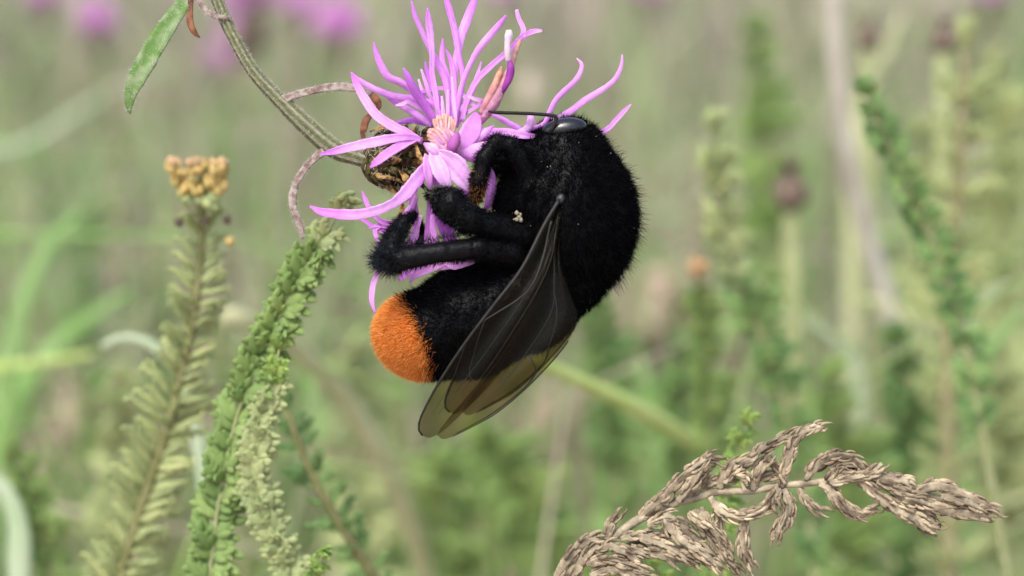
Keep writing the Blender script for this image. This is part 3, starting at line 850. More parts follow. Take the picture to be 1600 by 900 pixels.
PC = {'p': (1, 1, 1), 'l': (1.1, 1.25, 1.08), 'd': (.85, .62, .92), 'w': (1.12, 1.45, 1.08)}
def petal(path, tone='p', flat=.17, fold=.42, twist=None, tip='d', seed=None):
    """path tip -> base, rows (px, py, z, half width)"""
    P = np.array(path, float)
    n = max(14, 5 * len(P))
    Q = crom(P, n)
    Q[:, 3] = np.maximum(Q[:, 3] * (.88 if len(P) > 5 else 1.), .4)
    t = np.linspace(0, 1, n)
    Wp = PW(Q[:, 0], Q[:, 1], Q[:, 2]); R = Q[:, 3] * sc_at(Q[:, 2])
    c0, c1 = np.array(PC[tip]), np.array(PC[tone])
    f = np.clip(t * 3.5, 0, 1)[:, None]
    C = c0 * (1 - f) + c1 * f
    C = C * (1 + .06 * np.sin(t * 9 + P[0, 0]))[:, None]
    sides = 14
    ph = np.linspace(0, 2 * np.pi, sides, endpoint=False)
    vein = 1 + .13 * np.cos(6 * ph + rng.uniform(0, 6))[None, :, None] * np.array([.7, 1.3, .6]) + .05 * rng.standard_normal((n, sides, 1))
    C = (C[:, None, :] * vein).reshape(-1, 3)
    mb = MB()
    tw = rng.uniform(-.7, .7) if twist is None else twist
    mb.tube(Wp, R, sides=sides, flat=flat, fold=fold * rng.choice([-1, 1]), twist=tw, wob=.05, colr=C)
    return link('petal', mb.mesh('petal', M['petal'], kb), head)

petal([(643, 1, 30, 1), (647, 20, 28, 4), (656, 42, 24, 4.8), (669, 70, 18, 5), (683, 97, 14, 6), (695, 122, 10, 6.5), (700, 150, 8, 5), (703, 192, 6, 4)])
petal([(668, 12, 50, 1), (669, 28, 46, 5.5), (672, 52, 40, 6.5), (675, 82, 34, 5), (675, 112, 28, 4.8), (679, 140, 22, 5), (684, 172, 16, 4.5), (690, 196, 10, 4)], 'l')
petal([(693, -16, 10, 2), (700, 8, 10, 6), (707, 32, 10, 6), (713, 60, 8, 6), (719, 94, 6, 5.5), (724, 120, 4, 5), (720, 150, 4, 5), (714, 190, 4, 4)])
petal([(747, -14, -10, 2), (740, 4, -8, 6.5), (730, 30, -6, 8.5), (721, 54, -4, 8), (714, 88, 0, 7), (709, 120, 2, 7), (706, 158, 4, 6), (704, 190, 4, 4)], 'l')
petal([(791, 24, 40, 2), (782, 36, 38, 5), (770, 50, 34, 6), (752, 71, 28, 6), (738, 94, 22, 5), (726, 122, 16, 5), (718, 150, 10, 5), (712, 190, 8, 4)], 'l')
petal([(818, 54, 10, 3), (796, 78, 12, 5), (770, 101, 14, 5.5), (748, 122, 14, 5.5), (735, 144, 12, 5), (727, 165, 10, 5), (722, 190, 8, 4)])
petal([(807, 15, 8, 2.5), (811, 30, 9, 3.5), (818, 46, 10, 4), (816, 60, 10, 5)], 'l', tip='w')
petal([(847, 48, 14, 2), (834, 49, 12, 4), (820, 55, 10, 4.5), (808, 66, 10, 5)], 'p', tip='l')
petal([(692, 60, -20, 1), (691, 76, -20, 4.5), (691, 95, -16, 5), (698, 116, -10, 5), (704, 140, -6, 5), (706, 190, 0, 4)], 'l')
petal([(697, 77, 4, 1), (701, 86, 6, 2.5), (706, 100, 6, 4), (710, 130, 8, 4), (712, 188, 8, 3)])
petal([(584, 66, 60, 1), (588, 84, 58, 5), (595, 102, 54, 6.5), (606, 120, 48, 7), (626, 129, 42, 6.5), (644, 143, 34, 6.5), (660, 166, 26, 6), (678, 196, 16, 5)])
petal([(630, 106, 70, 1), (636, 118, 66, 5.5), (645, 136, 58, 7.5), (658, 156, 46, 8), (672, 178, 32, 7), (686, 202, 20, 5)], 'd', tip='d')
petal([(548, 113, 30, 1.5), (562, 126, 30, 4.5), (590, 141, 28, 5.5), (620, 151, 24, 6.5), (650, 155, 18, 6), (676, 163, 12, 5), (694, 188, 8, 4)])
petal([(549, 117, 64, 1), (557, 132, 66, 6), (568, 152, 68, 8), (586, 178, 66, 8.5), (612, 197, 62, 9), (636, 208, 56, 8), (660, 222, 46, 5)], 'l')
petal([(604, 152, 14, 1), (618, 160, 14, 4.5), (638, 171, 14, 5.5), (656, 183, 14, 5.5), (676, 198, 12, 4)])
petal([(655, 145, 2, 3), (672, 140, 4, 3.6), (692, 138, 4, 3.6), (714, 143, 4, 3.8), (730, 155, 4, 4), (745, 170, 6, 4)], 'l')
petal([(500, 241, 80, 1.5), (520, 237, 80, 6), (548, 230, 80, 8), (580, 223, 78, 9), (610, 217, 72, 8), (636, 214, 64, 6), (660, 218, 50, 4)], 'l')
petal([(578, 262, 74, 1.5), (590, 252, 74, 6), (606, 240, 72, 7.5), (626, 228, 68, 7), (648, 218, 56, 5)])
petal([(484, 322, 84, 1.5), (500, 330, 86, 6.5), (524, 334, 88, 8.5), (556, 335, 88, 9.5), (588, 329, 84, 9), (618, 315, 78, 9.5), (638, 296, 70, 13), (654, 276, 64, 13), (670, 254, 52, 8)], 'l', fold=.3)
petal([(566, 299, 30, 1), (571, 312, 30, 4), (580, 330, 28, 4.5), (594, 344, 24, 5), (612, 350, 18, 7), (632, 345, 14, 5)])
petal([(575, 356, 20, 1), (590, 352, 18, 3.5), (606, 352, 16, 6), (624, 352, 12, 5)])
petal([(600, 388, 14, 1), (590, 374, 16, 3.5), (586, 360, 18, 3.5), (594, 352, 18, 4)])
petal([(640, 384, 20, 2), (648, 372, 22, 6), (650, 352, 26, 6.5), (648, 330, 34, 7), (644, 310, 44, 7), (648, 292, 50, 6)])
petal([(664, 384, 6, 2), (668, 366, 8, 5), (670, 345, 12, 5), (672, 322, 18, 5), (676, 296, 26, 5)])
petal([(586, 490, 96, 1), (581, 468, 94, 4.5), (583, 446, 92, 5), (591, 424, 88, 4.5), (604, 402, 70, 4), (622, 380, 44, 4)], 'l')
petal([(622, 438, 20, 2), (632, 430, 22, 7), (645, 424, 22, 8), (662, 415, 20, 8), (672, 400, 16, 6), (668, 370, 10, 5)], 'p')
petal([(652, 432, 4, 1), (660, 420, 8, 4), (672, 408, 10, 5), (680, 390, 10, 5)], 'd')
petal([(684, 420, 34, 2), (700, 416, 36, 5), (722, 408, 36, 6), (742, 398, 30, 5), (740, 376, 20, 5)], 'l')
petal([(735, 398, 12, 2), (716, 390, 14, 9), (704, 376, 16, 11), (694, 358, 18, 10), (686, 335, 20, 8), (684, 310, 24, 6)], 'd', flat=.2)
petal([(708, 350, 10, 3), (714, 335, 14, 9), (722, 315, 18, 10), (728, 292, 20, 8), (722, 262, 22, 6)], 'd', flat=.2)
petal([(757, 330, 14, 3), (765, 312, 18, 7), (768, 290, 20, 9), (762, 266, 22, 9), (745, 240, 26, 7)], 'p', flat=.2)
petal([(901, 91, 30, 1), (909, 100, 30, 3.5), (907, 113, 28, 4.5), (897, 128, 26, 5), (881, 143, 24, 5), (868, 157, 22, 5), (858, 176, 20, 4.5), (846, 196, 20, 4), (800, 207, 22, 4), (750, 210, 20, 4)], tip='l')
petal([(972, 85, 10, 1), (971, 102, 10, 3.5), (962, 122, 10, 4.5), (944, 138, 8, 5), (916, 155, 4, 6), (892, 173, 2, 6), (862, 190, 0, 6), (820, 204, 4, 6.5), (780, 210, 10, 6), (735, 212, 14, 5)], tip='l')
petal([(986, 163, -10, 1), (976, 173, -10, 4), (962, 188, -12, 4.5), (945, 204, -14, 4.5), (900, 222, -16, 4), (840, 225, -10, 4), (780, 218, 0, 4)], tip='l')
petal([(826, 178, 34, 2), (829, 186, 34, 6), (826, 198, 32, 6), (810, 208, 28, 5), (780, 214, 24, 4)], 'w', tip='w')
petal([(764, 178, 30, 1), (778, 183, 30, 4), (794, 192, 28, 5.5), (812, 203, 26, 5), (800, 212, 24, 5), (760, 214, 20, 4)])
petal([(846, 214, 26, 2), (822, 212, 30, 6), (796, 208, 34, 8), (770, 208, 34, 9), (748, 208, 32, 8), (726, 210, 26, 6)], 'l')
petal([(836, 228, 14, 2), (810, 224, 18, 6), (780, 218, 22, 7), (748, 214, 24, 6), (720, 214, 20, 5)])
# broad lobes round the middle
petal([(744, 176, 40, 3), (741, 190, 44, 12), (735, 206, 46, 16), (722, 224, 44, 12), (708, 236, 36, 5)], 'p', flat=.22, fold=.3)
petal([(776, 218, 42, 2), (764, 228, 46, 9), (750, 236, 48, 14), (734, 240, 46, 13), (714, 236, 38, 6)], 'l', flat=.22)
petal([(752, 262, 34, 2), (748, 250, 38, 9), (738, 240, 40, 12), (720, 232, 36, 6)], 'p', flat=.22)
petal([(740, 278, 62, 2), (728, 270, 66, 8), (716, 258, 68, 14), (700, 246, 66, 13), (684, 238, 58, 7)], 'w', flat=.22, tip='l')
petal([(734, 300, 58, 2), (726, 288, 64, 8), (712, 272, 68, 12), (696, 254, 66, 11), (682, 240, 58, 6)], 'w', flat=.22, tip='w')
petal([(700, 302, 60, 2), (696, 286, 68, 9), (688, 268, 70, 13), (680, 250, 66, 11), (676, 236, 58, 6)], 'w', flat=.22, tip='l')
petal([(672, 296, 56, 2), (670, 278, 64, 6), (668, 258, 66, 9), (668, 242, 60, 7)], 'l', flat=.22)
petal([(662, 224, 60, 2), (672, 230, 66, 8), (680, 236, 64, 9), (690, 240, 58, 6)], 'w', flat=.22)
petal([(664, 96, -30, 1), (668, 112, -28, 4), (676, 134, -22, 5), (686, 160, -12, 5), (694, 194, 0, 4)], 'd')
petal([(748, 118, -20, 1), (742, 132, -18, 4), (734, 150, -12, 5), (724, 172, -6, 5), (712, 198, 2, 4)])
petal([(612, 196, -10, 1), (628, 190, -8, 4), (648, 188, -4, 5), (668, 194, 2, 4)], 'd')
petal([(772, 196, 46, 1), (762, 204, 46, 5), (748, 214, 46, 7), (730, 224, 44, 6), (712, 230, 38, 4)], 'l')
petal([(606, 372, 30, 1), (614, 358, 32, 5), (626, 344, 34, 6), (640, 328, 40, 6), (650, 306, 46, 5)])
petal([(622, 316, 62, 2), (634, 306, 64, 6), (648, 290, 64, 8), (660, 270, 60, 7), (668, 252, 54, 4)], 'd')
petal([(696, 330, 30, 2), (690, 312, 36, 7), (684, 290, 44, 8), (680, 268, 48, 7), (680, 246, 48, 5)], 'p')
petal([(618, 404, 60, 1), (628, 392, 62, 4), (640, 378, 60, 5), (650, 358, 56, 5), (656, 336, 52, 4)], 'l')
petal([(690, 402, 40, 2), (684, 388, 44, 5), (678, 368, 46, 6), (676, 346, 46, 5), (680, 318, 44, 4)])
petal([(726, 392, 50, 1), (712, 380, 52, 5), (704, 362, 52, 6), (700, 342, 50, 5)], 'd')
petal([(640, 442, 30, 1), (650, 430, 34, 5), (668, 422, 36, 6), (690, 412, 34, 5), (700, 396, 30, 4)], 'p')
petal([(756, 402, 40, 1), (744, 406, 44, 4), (728, 412, 46, 5), (708, 418, 44, 4), (694, 410, 40, 3)], 'l')
petal([(560, 340, 10, 1), (574, 348, 12, 3), (590, 358, 16, 4), (612, 362, 18, 5), (632, 356, 20, 4)], 'd')
# thin upright filaments between the florets
for (x0, y0, x1, y1, zz) in ((658, 108, 672, 150, 20), (654, 124, 668, 168, 0), (752, 96, 736, 150, 10), (618, 165, 640, 160, 30), (731, 150, 754, 160, 30), (690, 150, 694, 190, 26), (700, 140, 700, 190, 24), (706, 120, 712, 190, 28)):
    petal([(x0, y0, zz, 1.5), ((x0 + x1) / 2, (y0 + y1) / 2, zz, 3), (x1, y1, zz - 6, 3.2), (x1 * .5 + 350, y1 * .5 + 98, 4, 3)], 'w' if y0 < 130 else 'l', tip='w')

# centre: peach floret tubes, one dark purple anther tube, the pale stigma and a faded floret
def hpart(name, path, mk, flat=1., colr=(1, 1, 1), sides=10, wob=.04):
    Q = crom(np.array(path, float), 16)
    mb = MB(); mb.tube(PW(Q[:, 0], Q[:, 1], Q[:, 2]), np.maximum(Q[:, 3], .4) * sc_at(Q[:, 2]), sides=sides, flat=flat, wob=wob, colr=np.repeat(np.atleast_2d(np.array(colr, float)), 16 * sides if np.ndim(colr) == 1 else 1, axis=0) if np.ndim(colr) == 1 else np.repeat(np.array([np.array(colr[0]) * (1 - t) + np.array(colr[1]) * t for t in np.linspace(0, 1, 16)]), sides, axis=0))
    return link(name, mb.mesh(name, M[mk], kb), head)
hpart('floret_tube', [(670, 204, 40, 5), (680, 211, 44, 10), (692, 217, 46, 11), (702, 224, 46, 9), (704, 232, 44, 5)], 'disc', colr=((1, .9, .9), (.8, .62, 1.0)))
for i in range(14):
    a_ = i * .449
    hpart('floret_tube', [(690 + 17 * math.cos(a_) - 4, 212 + 12 * math.sin(a_), 50, 3), (694 + 17 * math.cos(a_), 217 + 12 * math.sin(a_), 58 + 4 * math.sin(a_), 3.6), (702 + 14 * math.cos(a_), 228 + 10 * math.sin(a_), 62, 3.4), (706 + 10 * math.cos(a_), 234 + 8 * math.sin(a_), 60, 2)], 'disc', colr=((1.2, 1.15, .9), (1.2 - .3 * (i % 3), .9 - .25 * (i % 3), 1.5 - .2 * (i % 2))))
for i in range(13):
    x = 678 + 2.8 * i; y = 178 + .06 * (x - 694) ** 2 * .5 + rng.uniform(-4, 4); zz = 34 + rng.uniform(-8, 12)
    hpart('stamen', [(x, y, zz, 1.0), (x - .5, y + 7, zz + 3, 2.2), (693 + (x - 693) * .8, y + 18, zz + 6, 2.4), (693 + (x - 693) * .7, 204, zz + 8, 2)], 'disc', colr=((1.25, 1.3, .9), (1.2, 1.2, 1.4)))
hpart('anther_tube', [(714, 208, 62, 4), (712, 218, 66, 8), (706, 230, 68, 9), (701, 239, 66, 3)], 'anther', colr=(.9, .8, .9))
hpart('stigma', [(795, 47, 40, 4), (795, 55, 40, 6.5), (793, 68, 40, 5), (793, 80, 38, 5), (794, 96, 34, 4)], 'stigma')
hpart('faded_floret', [(813, 62, 14, 3), (806, 80, 18, 4), (801, 96, 22, 4.5), (792, 118, 26, 6), (780, 142, 28, 9), (768, 164, 28, 11), (752, 186, 24, 7), (738, 204, 20, 5)], 'disc', colr=((.9, .9, .7), (1, .75, 1.3)))
hpart('faded_floret', [(784, 104, 30, 2), (780, 116, 32, 5), (772, 136, 34, 6), (762, 156, 34, 6), (752, 178, 28, 5)], 'disc', colr=((1, .9, .5), (1.1, .9, 1.1)))
hpart('anther_tube', [(796, 94, 34, 2.5), (798, 106, 36, 6), (796, 120, 36, 6), (790, 134, 34, 5), (782, 148, 30, 3)], 'anther', colr=(.7, .35, .8))

# ------------------------------------------------------------------ the bumblebee
def sd_ell(P, c, r, ax=None):
    q = P - np.array(c)
    if ax is not None:                      # ax: direction of the first radius in the picture plane
        ax = np.array(ax) / np.hypot(*ax)
        q = np.stack([q[..., 0] * ax[0] + q[..., 1] * ax[1], -q[..., 0] * ax[1] + q[..., 1] * ax[0], q[..., 2]], -1)
    r = np.array(r, float)
    k0 = np.linalg.norm(q / r, axis=-1)
    k1 = np.linalg.norm(q / (r * r), axis=-1) + 1e-9
    return k0 * (k0 - 1) / k1

def sd_cap(P, a, b, ra, rb):
    a, b = np.array(a, float), np.array(b, float)
    ba = b - a
    h = np.clip(((P - a) @ ba) / (ba @ ba), 0, 1)
    return np.linalg.norm(P - a - h[..., None] * ba, axis=-1) - (ra + (rb - ra) * h)

def smin(a, b, k):
    h = np.clip(.5 + .5 * (b - a) / k, 0, 1)
    return b + (a - b) * h - k * h * (1 - h)

def sd_thorax(P):
    d = sd_ell(P, (893, 338, 0), (98, 122, 92))
    return smin(d, sd_ell(P, (838, 322, 0), (62, 74, 66)), 22)
def sd_head(P):
    d = sd_ell(P, (884, 240, 0), (62, 54, 56))
    d = smin(d, sd_ell(P, (836, 236, 0), (44, 24, 34), (1, -.35)), 18)
    return smin(d, sd_cap(P, (808, 244, 0), (772, 252, 0), 13, 7), 10)
def sd_abd(P):
    d = sd_ell(P, (666, 523, 0), (78, 67, 72), (.86, .10))
    d = smin(d, sd_ell(P, (738, 500, 0), (96, 86, 86), (.93, -.36)), 18)
    d = smin(d, sd_ell(P, (816, 468, 0), (84, 80, 86), (.93, -.36)), 18)
    return smin(d, sd_cap(P, (830, 460, 0), (885, 430, 0), 72, 60), 20)
LEGS = {
    'fore': [((828, 282, 48), 16), ((812, 246, 60), 13), ((797, 226, 66), 12), ((776, 222, 70), 12), ((757, 246, 72), 12), ((749, 280, 72), 12), ((743, 308, 68), 10)],
    'mid': [((818, 366, 62), 22), ((764, 352, 88), 18), ((732, 342, 100), 22), ((703, 319, 104), 25), ((688, 308, 74), 13), ((672, 304, 44), 7)],
    'hind': [((800, 398, 70), 22), ((748, 388, 96), 17), ((690, 394, 106), 15), ((622, 405, 108), 19), ((606, 402, 104), 16), ((616, 372, 98), 14), ((630, 348, 84), 11), ((648, 336, 60), 6)],
}
FAR = {
    'fore': [((828, 282, -48), 16), ((806, 256, -58), 12), ((776, 262, -60), 11), ((752, 286, -52), 9)],
    'mid': [((818, 366, -62), 22), ((764, 352, -80), 16), ((716, 336, -76), 14), ((680, 318, -50), 8)],
    'hind': [((800, 398, -70), 22), ((748, 392, -84), 16), ((672, 400, -82), 14), ((660, 380, -66), 9), ((656, 350, -40), 6)],
}
def sd_leg(P, L):
    d = None
    for (a, ra), (b, rb) in zip(L[:-1], L[1:]):
        e = sd_cap(P, a, b, ra, rb)
        d = e if d is None else smin(d, e, 5)
    return d
def sd_legs(P):
    d = None
    for S in (LEGS, FAR):
        for L in S.values():
            e = sd_leg(P, L)
            d = e if d is None else np.minimum(d, e)
    return d
def sd_bee(P):
    d = smin(sd_thorax(P), sd_head(P), 16)
    d = smin(d, sd_abd(P), 14)
    return smin(d, sd_legs(P), 8)

def surface_nets(F, o, h):
    neg = F < 0
    nx, ny, nz = F.shape
    cnt = np.zeros((nx - 1, ny - 1, nz - 1)); acc = np.zeros((nx - 1, ny - 1, nz - 1, 3))
    def cut(sl_, off):
        return F[off[0]:nx - 1 + off[0], off[1]:ny - 1 + off[1], off[2]:nz - 1 + off[2]]
    for axis in range(3):
        for u in (0, 1):
            for v in (0, 1):
                a = [0, 0, 0]; oth = [q for q in range(3) if q != axis]
                a[oth[0]], a[oth[1]] = u, v
                b = list(a); b[axis] = 1
                fa, fb = cut(0, a), cut(0, b)
                x = (fa < 0) != (fb < 0)
                t = np.where(x, fa / np.where(x, fa - fb, 1), 0)
                p = np.zeros(fa.shape + (3,))
                p[..., oth[0]], p[..., oth[1]] = u, v
                p[..., axis] = t
                acc += p * x[..., None]; cnt += x
    act = cnt > 0
    idx = -np.ones(act.shape, int); ci = np.argwhere(act)
    idx[act] = np.arange(len(ci))
    V = o + h * (ci + acc[act] / cnt[act][:, None])
    quads = []
    for axis in range(3):
        oth = [(axis + 1) % 3, (axis + 2) % 3]
        A_ = np.take(neg, range(0, F.shape[axis] - 1), axis); B_ = np.take(neg, range(1, F.shape[axis]), axis)
        e = np.argwhere(A_ != B_)
        ok = (e[:, oth[0]] > 0) & (e[:, oth[1]] > 0) & (e[:, oth[0]] < F.shape[oth[0]] - 1) & (e[:, oth[1]] < F.shape[oth[1]] - 1)
        e = e[ok]
        sgn = neg[tuple(e.T)]
        c = []
        for du, dv in ((0, 0), (-1, 0), (-1, -1), (0, -1)):
            g = e.copy(); g[:, oth[0]] += du; g[:, oth[1]] += dv
            c.append(idx[tuple(g.T)])
        q = np.stack(c, 1)
        q[~sgn] = q[~sgn][:, ::-1]
        quads.append(q)
    return V, np.vstack(quads)

h = 3.0
X, Y, Z = np.meshgrid(np.arange(570, 1016, h), np.arange(170, 622, h), np.arange(-135, 145, h), indexing='ij')
G = np.stack([X, Y, Z], -1)
Vb, Fb = surface_nets(sd_bee(G), np.array([570., 170., -135.]), h)

def tailmask(P):
    # boundary of the orange tail
    ang = (P[:, 0] - 648) * -.93 + (P[:, 1] - 520) * .36 - .0016 * (P[:, 1] - 525) ** 2 + .0012 * P[:, 2] ** 2
    return ang > 0
bee = thing('bumblebee', 'black bumblebee with orange tail clinging to the pink knapweed', 'bumblebee', PW(800, 400, 0))
bb = org(bee)
col_b = np.ones((len(Vb), 3))
tm = tailmask(Vb) & (sd_legs(Vb) > 4)
col_b[tm] = (60., 18., 3.)
mb = MB(); mb.add(PW(Vb[:, 0], Vb[:, 1], Vb[:, 2]), Fb[:, ::-1], (), col_b)
body = link('body', mb.mesh('body', M['bee_body'], bb), bee)

# fur: sample the body's faces
p4 = Vb[Fb]
nf = np.cross(p4[:, 2] - p4[:, 0], p4[:, 3] - p4[:, 1])
area = np.linalg.norm(nf, axis=1)
nf = nf / (area[:, None] + 1e-9)
ctr = p4.mean(1)
eps = 1.5
if (sd_bee(ctr[:50] + nf[:50] * eps) - sd_bee(ctr[:50] - nf[:50] * eps)).mean() < 0:
    nf = -nf
def sample(n, seed, wgt=None):
    r = np.random.default_rng(seed)
    a_ = area if wgt is None else area * wgt
    i = r.choice(len(Fb), n, p=a_ / a_.sum())
    u = r.random((n, 2, 1))
    p = (p4[i, 0] * (1 - u[:, 0]) + p4[i, 1] * u[:, 0]) * (1 - u[:, 1]) + (p4[i, 3] * (1 - u[:, 0]) + p4[i, 2] * u[:, 0]) * u[:, 1]
    return p, nf[i], r
def px_hairs(p, d, L, wd, r, curl=None):
    V, F = hairs(p, d, L, wd, r, curl)
    return PW(V[:, 0], V[:, 1], V[:, 2]), F

def coat(name, n_, seed, wgt, lens, wd, base, var, spread, up_, keepf):
    p, n, r = sample(n_, seed, wgt)
    dl, dt, da, dh = sd_legs(p), sd_thorax(p), sd_abd(p), sd_head(p)
    leg = dl < 1.5
    tail = (tailmask(p + r.standard_normal(p.shape) * 6.5)) & ~leg
    wt = np.exp(-np.stack([dt, da, dh], 1) / 9.0); wt /= wt.sum(1, keepdims=True)
    comb = wt @ np.array([[.10, .75, 0], [-.75, .45, 0.], [.3, -.25, 0.]])
    L = np.where(leg, lens[3], wt @ np.array(lens[:3]))
    L = L * (1 + .45 * wt[:, 0] * np.clip((p[:, 1] - 380) / 60, 0, 1))
    clump = np.stack([np.sin(p[:, 0] * .23 + p[:, 1] * .11), np.cos(p[:, 1] * .21 - p[:, 2] * .17), np.sin(p[:, 2] * .25 + p[:, 0] * .09)], 1) * spread
    d = unit(n * up_ + comb * .55 + r.standard_normal((len(p), 3)) * spread + clump)
    # the compound eyes and the polished outer side of the hind leg stay bare
    eye = (((p[:, 0] - 880) / 39) ** 2 + ((p[:, 1] - 194) / 12) ** 2 < 1) & (np.abs(p[:, 2]) > 18)
    tib = leg & (p[:, 0] > 626) & (p[:, 0] < 735) & (p[:, 1] > 374) & (p[:, 1] < 425) & (p[:, 2] > 108)
    k_ = ~eye & ~tib & keepf(leg, tail, r)
    L = L * r.uniform(.5, 1.25, len(p))
    c = np.array(base) * r.uniform(1 - var, 1 + var, (k_.sum(), 1))
    V, F = px_hairs(p[k_], d[k_], L[k_], np.full(k_.sum(), wd), r, comb[k_] * .15)
    m_ = MB(); m_.add(V, F, (), np.repeat(c, 7, axis=0))
    return link(name, m_.mesh(name, M['fur'], bb), bee, kind='stuff')
cm = Vb[Fb].mean(1)
wt_tail = (((cm[:, 0] - 661) * -.93 + (cm[:, 1] - 520) * .36) > -14).astype(float)
coat('black_fur', 78000, 11, None, (13, 9, 9, 7), .45, (.0035, .0035, .004), .5, .24, .9, lambda l, t, r: ~t & ~(l & (r.random(len(l)) < .35)))
coat('black_fur', 15000, 12, None, (27, 15, 16, 11), .32, (.006, .006, .007), .5, .38, 1.0, lambda l, t, r: ~t)
coat('orange_fur', 42000, 13, wt_tail, (8, 8, 8, 8), .36, (.78, .235, .04), .30, .22, .9, lambda l, t, r: t)
coat('orange_fur', 6000, 14, wt_tail, (13, 13, 13, 8), .26, (.90, .42, .13), .25, .34, 1.0, lambda l, t, r: t)
r = np.random.default_rng(21)
# long fringes on the hind and middle leg, grey at the tips
fr_p, fr_d, fr_l = [], [], []
for i in range(1300):
    u = r.random()
    if i < 920:
        a, b = np.array([604, 412, 106.]), np.array([628, 350, 88.]); out = np.array([-.9, .15, .1])
    else:
        a, b = np.array([745, 374, 96.]), np.array([622, 392, 106.]); out = np.array([-.3, -.8, .1])
    q = a + (b - a) * u
    dd = unit(out + .55 * r.standard_normal(3))
    fr_p.append(q + dd * 10); fr_d.append(dd); fr_l.append((30 if i < 920 else 13) * r.uniform(.4, 1.2) * (1 - .5 * u if i < 920 else 1))
V, F = px_hairs(np.array(fr_p), np.array(fr_d), np.array(fr_l), np.full(1300, .4), r)
m_ = MB(); m_.add(V, F, (), np.tile(np.array([.020, .021, .025]), (len(V), 1)))
link('leg_fringe', m_.mesh('leg_fringe', M['fur'], bb), bee, kind='stuff')
# brownish hairs on the foreleg's foot and dusty grey ones on the middle leg
def leg_hair(a, b, rad_, n_, L_, colr):
    a, b = np.array(a, float), np.array(b, float)
    u = r.random((n_, 1)); d_ = unit(r.standard_normal((n_, 3)))
    q = a + (b - a) * u + d_ * rad_
    V, F = px_hairs(q, unit(d_ + .5 * unit(b - a)), L_ * r.uniform(.5, 1.2, n_), np.full(n_, .5), r)
    m_ = MB(); m_.add(V, F, (), np.tile(np.array(colr), (len(V), 1)))
    link('leg_hair', m_.mesh('leg_hair', M['fur'], bb), bee, kind='stuff')
leg_hair((622, 408, 106), (602, 404, 104), 12, 900, 26, (.022, .024, .030))
leg_hair((608, 396, 104), (626, 356, 92), 11, 900, 13, (.020, .022, .025))
leg_hair((751, 268, 72), (743, 314, 68), 9, 700, 8, (.30, .12, .03))
leg_hair((726, 338, 100), (700, 318, 104), 23, 1700, 6, (.06, .065, .062))
leg_hair((690, 306, 92), (684, 304, 72), 14, 160, 7, (.10, .09, .07))

def ell_mesh(c, rr, mk, ax=(1, 0), name='eye', nu=24, nv=14, parent=None, tilt=0.):
    th = np.linspace(0, np.pi, nv)[:, None]; ph = np.linspace(0, 2 * np.pi, nu, endpoint=False)[None, :]
    x = rr[0] * np.cos(th) + 0 * ph; y = rr[1] * np.sin(th) * np.cos(ph); z = rr[2] * np.sin(th) * np.sin(ph)
    ax = np.array(ax) / np.hypot(*ax)
    V = np.stack([c[0] + x * ax[0] - y * ax[1], c[1] + x * ax[1] + y * ax[0], c[2] + z], -1).reshape(-1, 3)
    i = np.arange(nv - 1)[:, None] * nu; j = np.arange(nu)[None, :]; j2 = (j + 1) % nu
    F = np.stack([i + j, i + j2, i + nu + j2, i + nu + j], -1).reshape(-1, 4)
    m_ = MB(); m_.add(PW(V[:, 0], V[:, 1], V[:, 2]), F)
    return link(name, m_.mesh(name, M[mk], bb), parent or bee)
for sg in (1, -1):
    ell_mesh((881, 201, 28 * sg), (36, 17, 20), 'eye', (1, -.16))
ell_mesh((876, 311, 92), (7, 9, 7), 'tegula', (1, .3), 'tegula')
ell_mesh((876, 311, -92), (9, 12, 8), 'tegula', (1, .3), 'tegula')
# pollen: one clear lump and a dusting of grains
rp = random.Random(3)
m_ = MB()
for i in range(7):
    c = (810 + rp.uniform(-5, 5), 342 + rp.uniform(-6, 6), 84 + rp.uniform(-3, 4))
    d_ = unit(np.array([rp.uniform(-1, 1), rp.uniform(-1, 1), rp.uniform(-.2, 1)]))
    lobe(m_, PW(*c), d_, unit(np.cross(d_, [.3, .5, .8])), 8 * K, 4 * K, 4 * K)
link('pollen_lump', m_.mesh('pollen_lump', M['pollen'], bb), bee)
m_ = MB()
pp, nn, r2 = sample(2600, 5)
sel = (pp[:, 2] > 10) & (pp[:, 1] < 380) & (pp[:, 0] > 770)
for q, nq in zip(pp[sel][:26], nn[sel][:26]):
    q = q + nq * r2.uniform(3, 12)
    lobe(m_, PW(*q), unit(r2.standard_normal(3)), unit(r2.standard_normal(3)), r2.uniform(1.2, 3.2) * K, .8 * K, .8 * K, sides=5)
link('pollen_dust', m_.mesh('pollen_dust', M['pollen'], bb), bee, kind='stuff')

def tube_px(name, path, mk, parent, n=30, sides=8, flat=1.):
    Q = crom(np.array(path, float), n)
    m_ = MB(); m_.tube(PW(Q[:, 0], Q[:, 1], Q[:, 2]), np.maximum(Q[:, 3], .3) * K, sides=sides, flat=flat, wob=.03)
    return link(name, m_.mesh(name, M[mk], bb), parent)
tube_px('antenna', [(860, 206, 46, 3), (868, 190, 50, 2.6), (868, 182, 50, 2.8), (850, 179, 50, 2.7), (815, 177, 48, 2.7), (780, 176, 46, 2.7), (763, 174, 44, 1.6)], 'antenna', bee)
tube_px('antenna', [(850, 212, -30, 4), (850, 200, -34, 3.6), (838, 202, -36, 3.6), (805, 216, -36, 3.4), (780, 228, -34, 2.4)], 'antenna', bee)

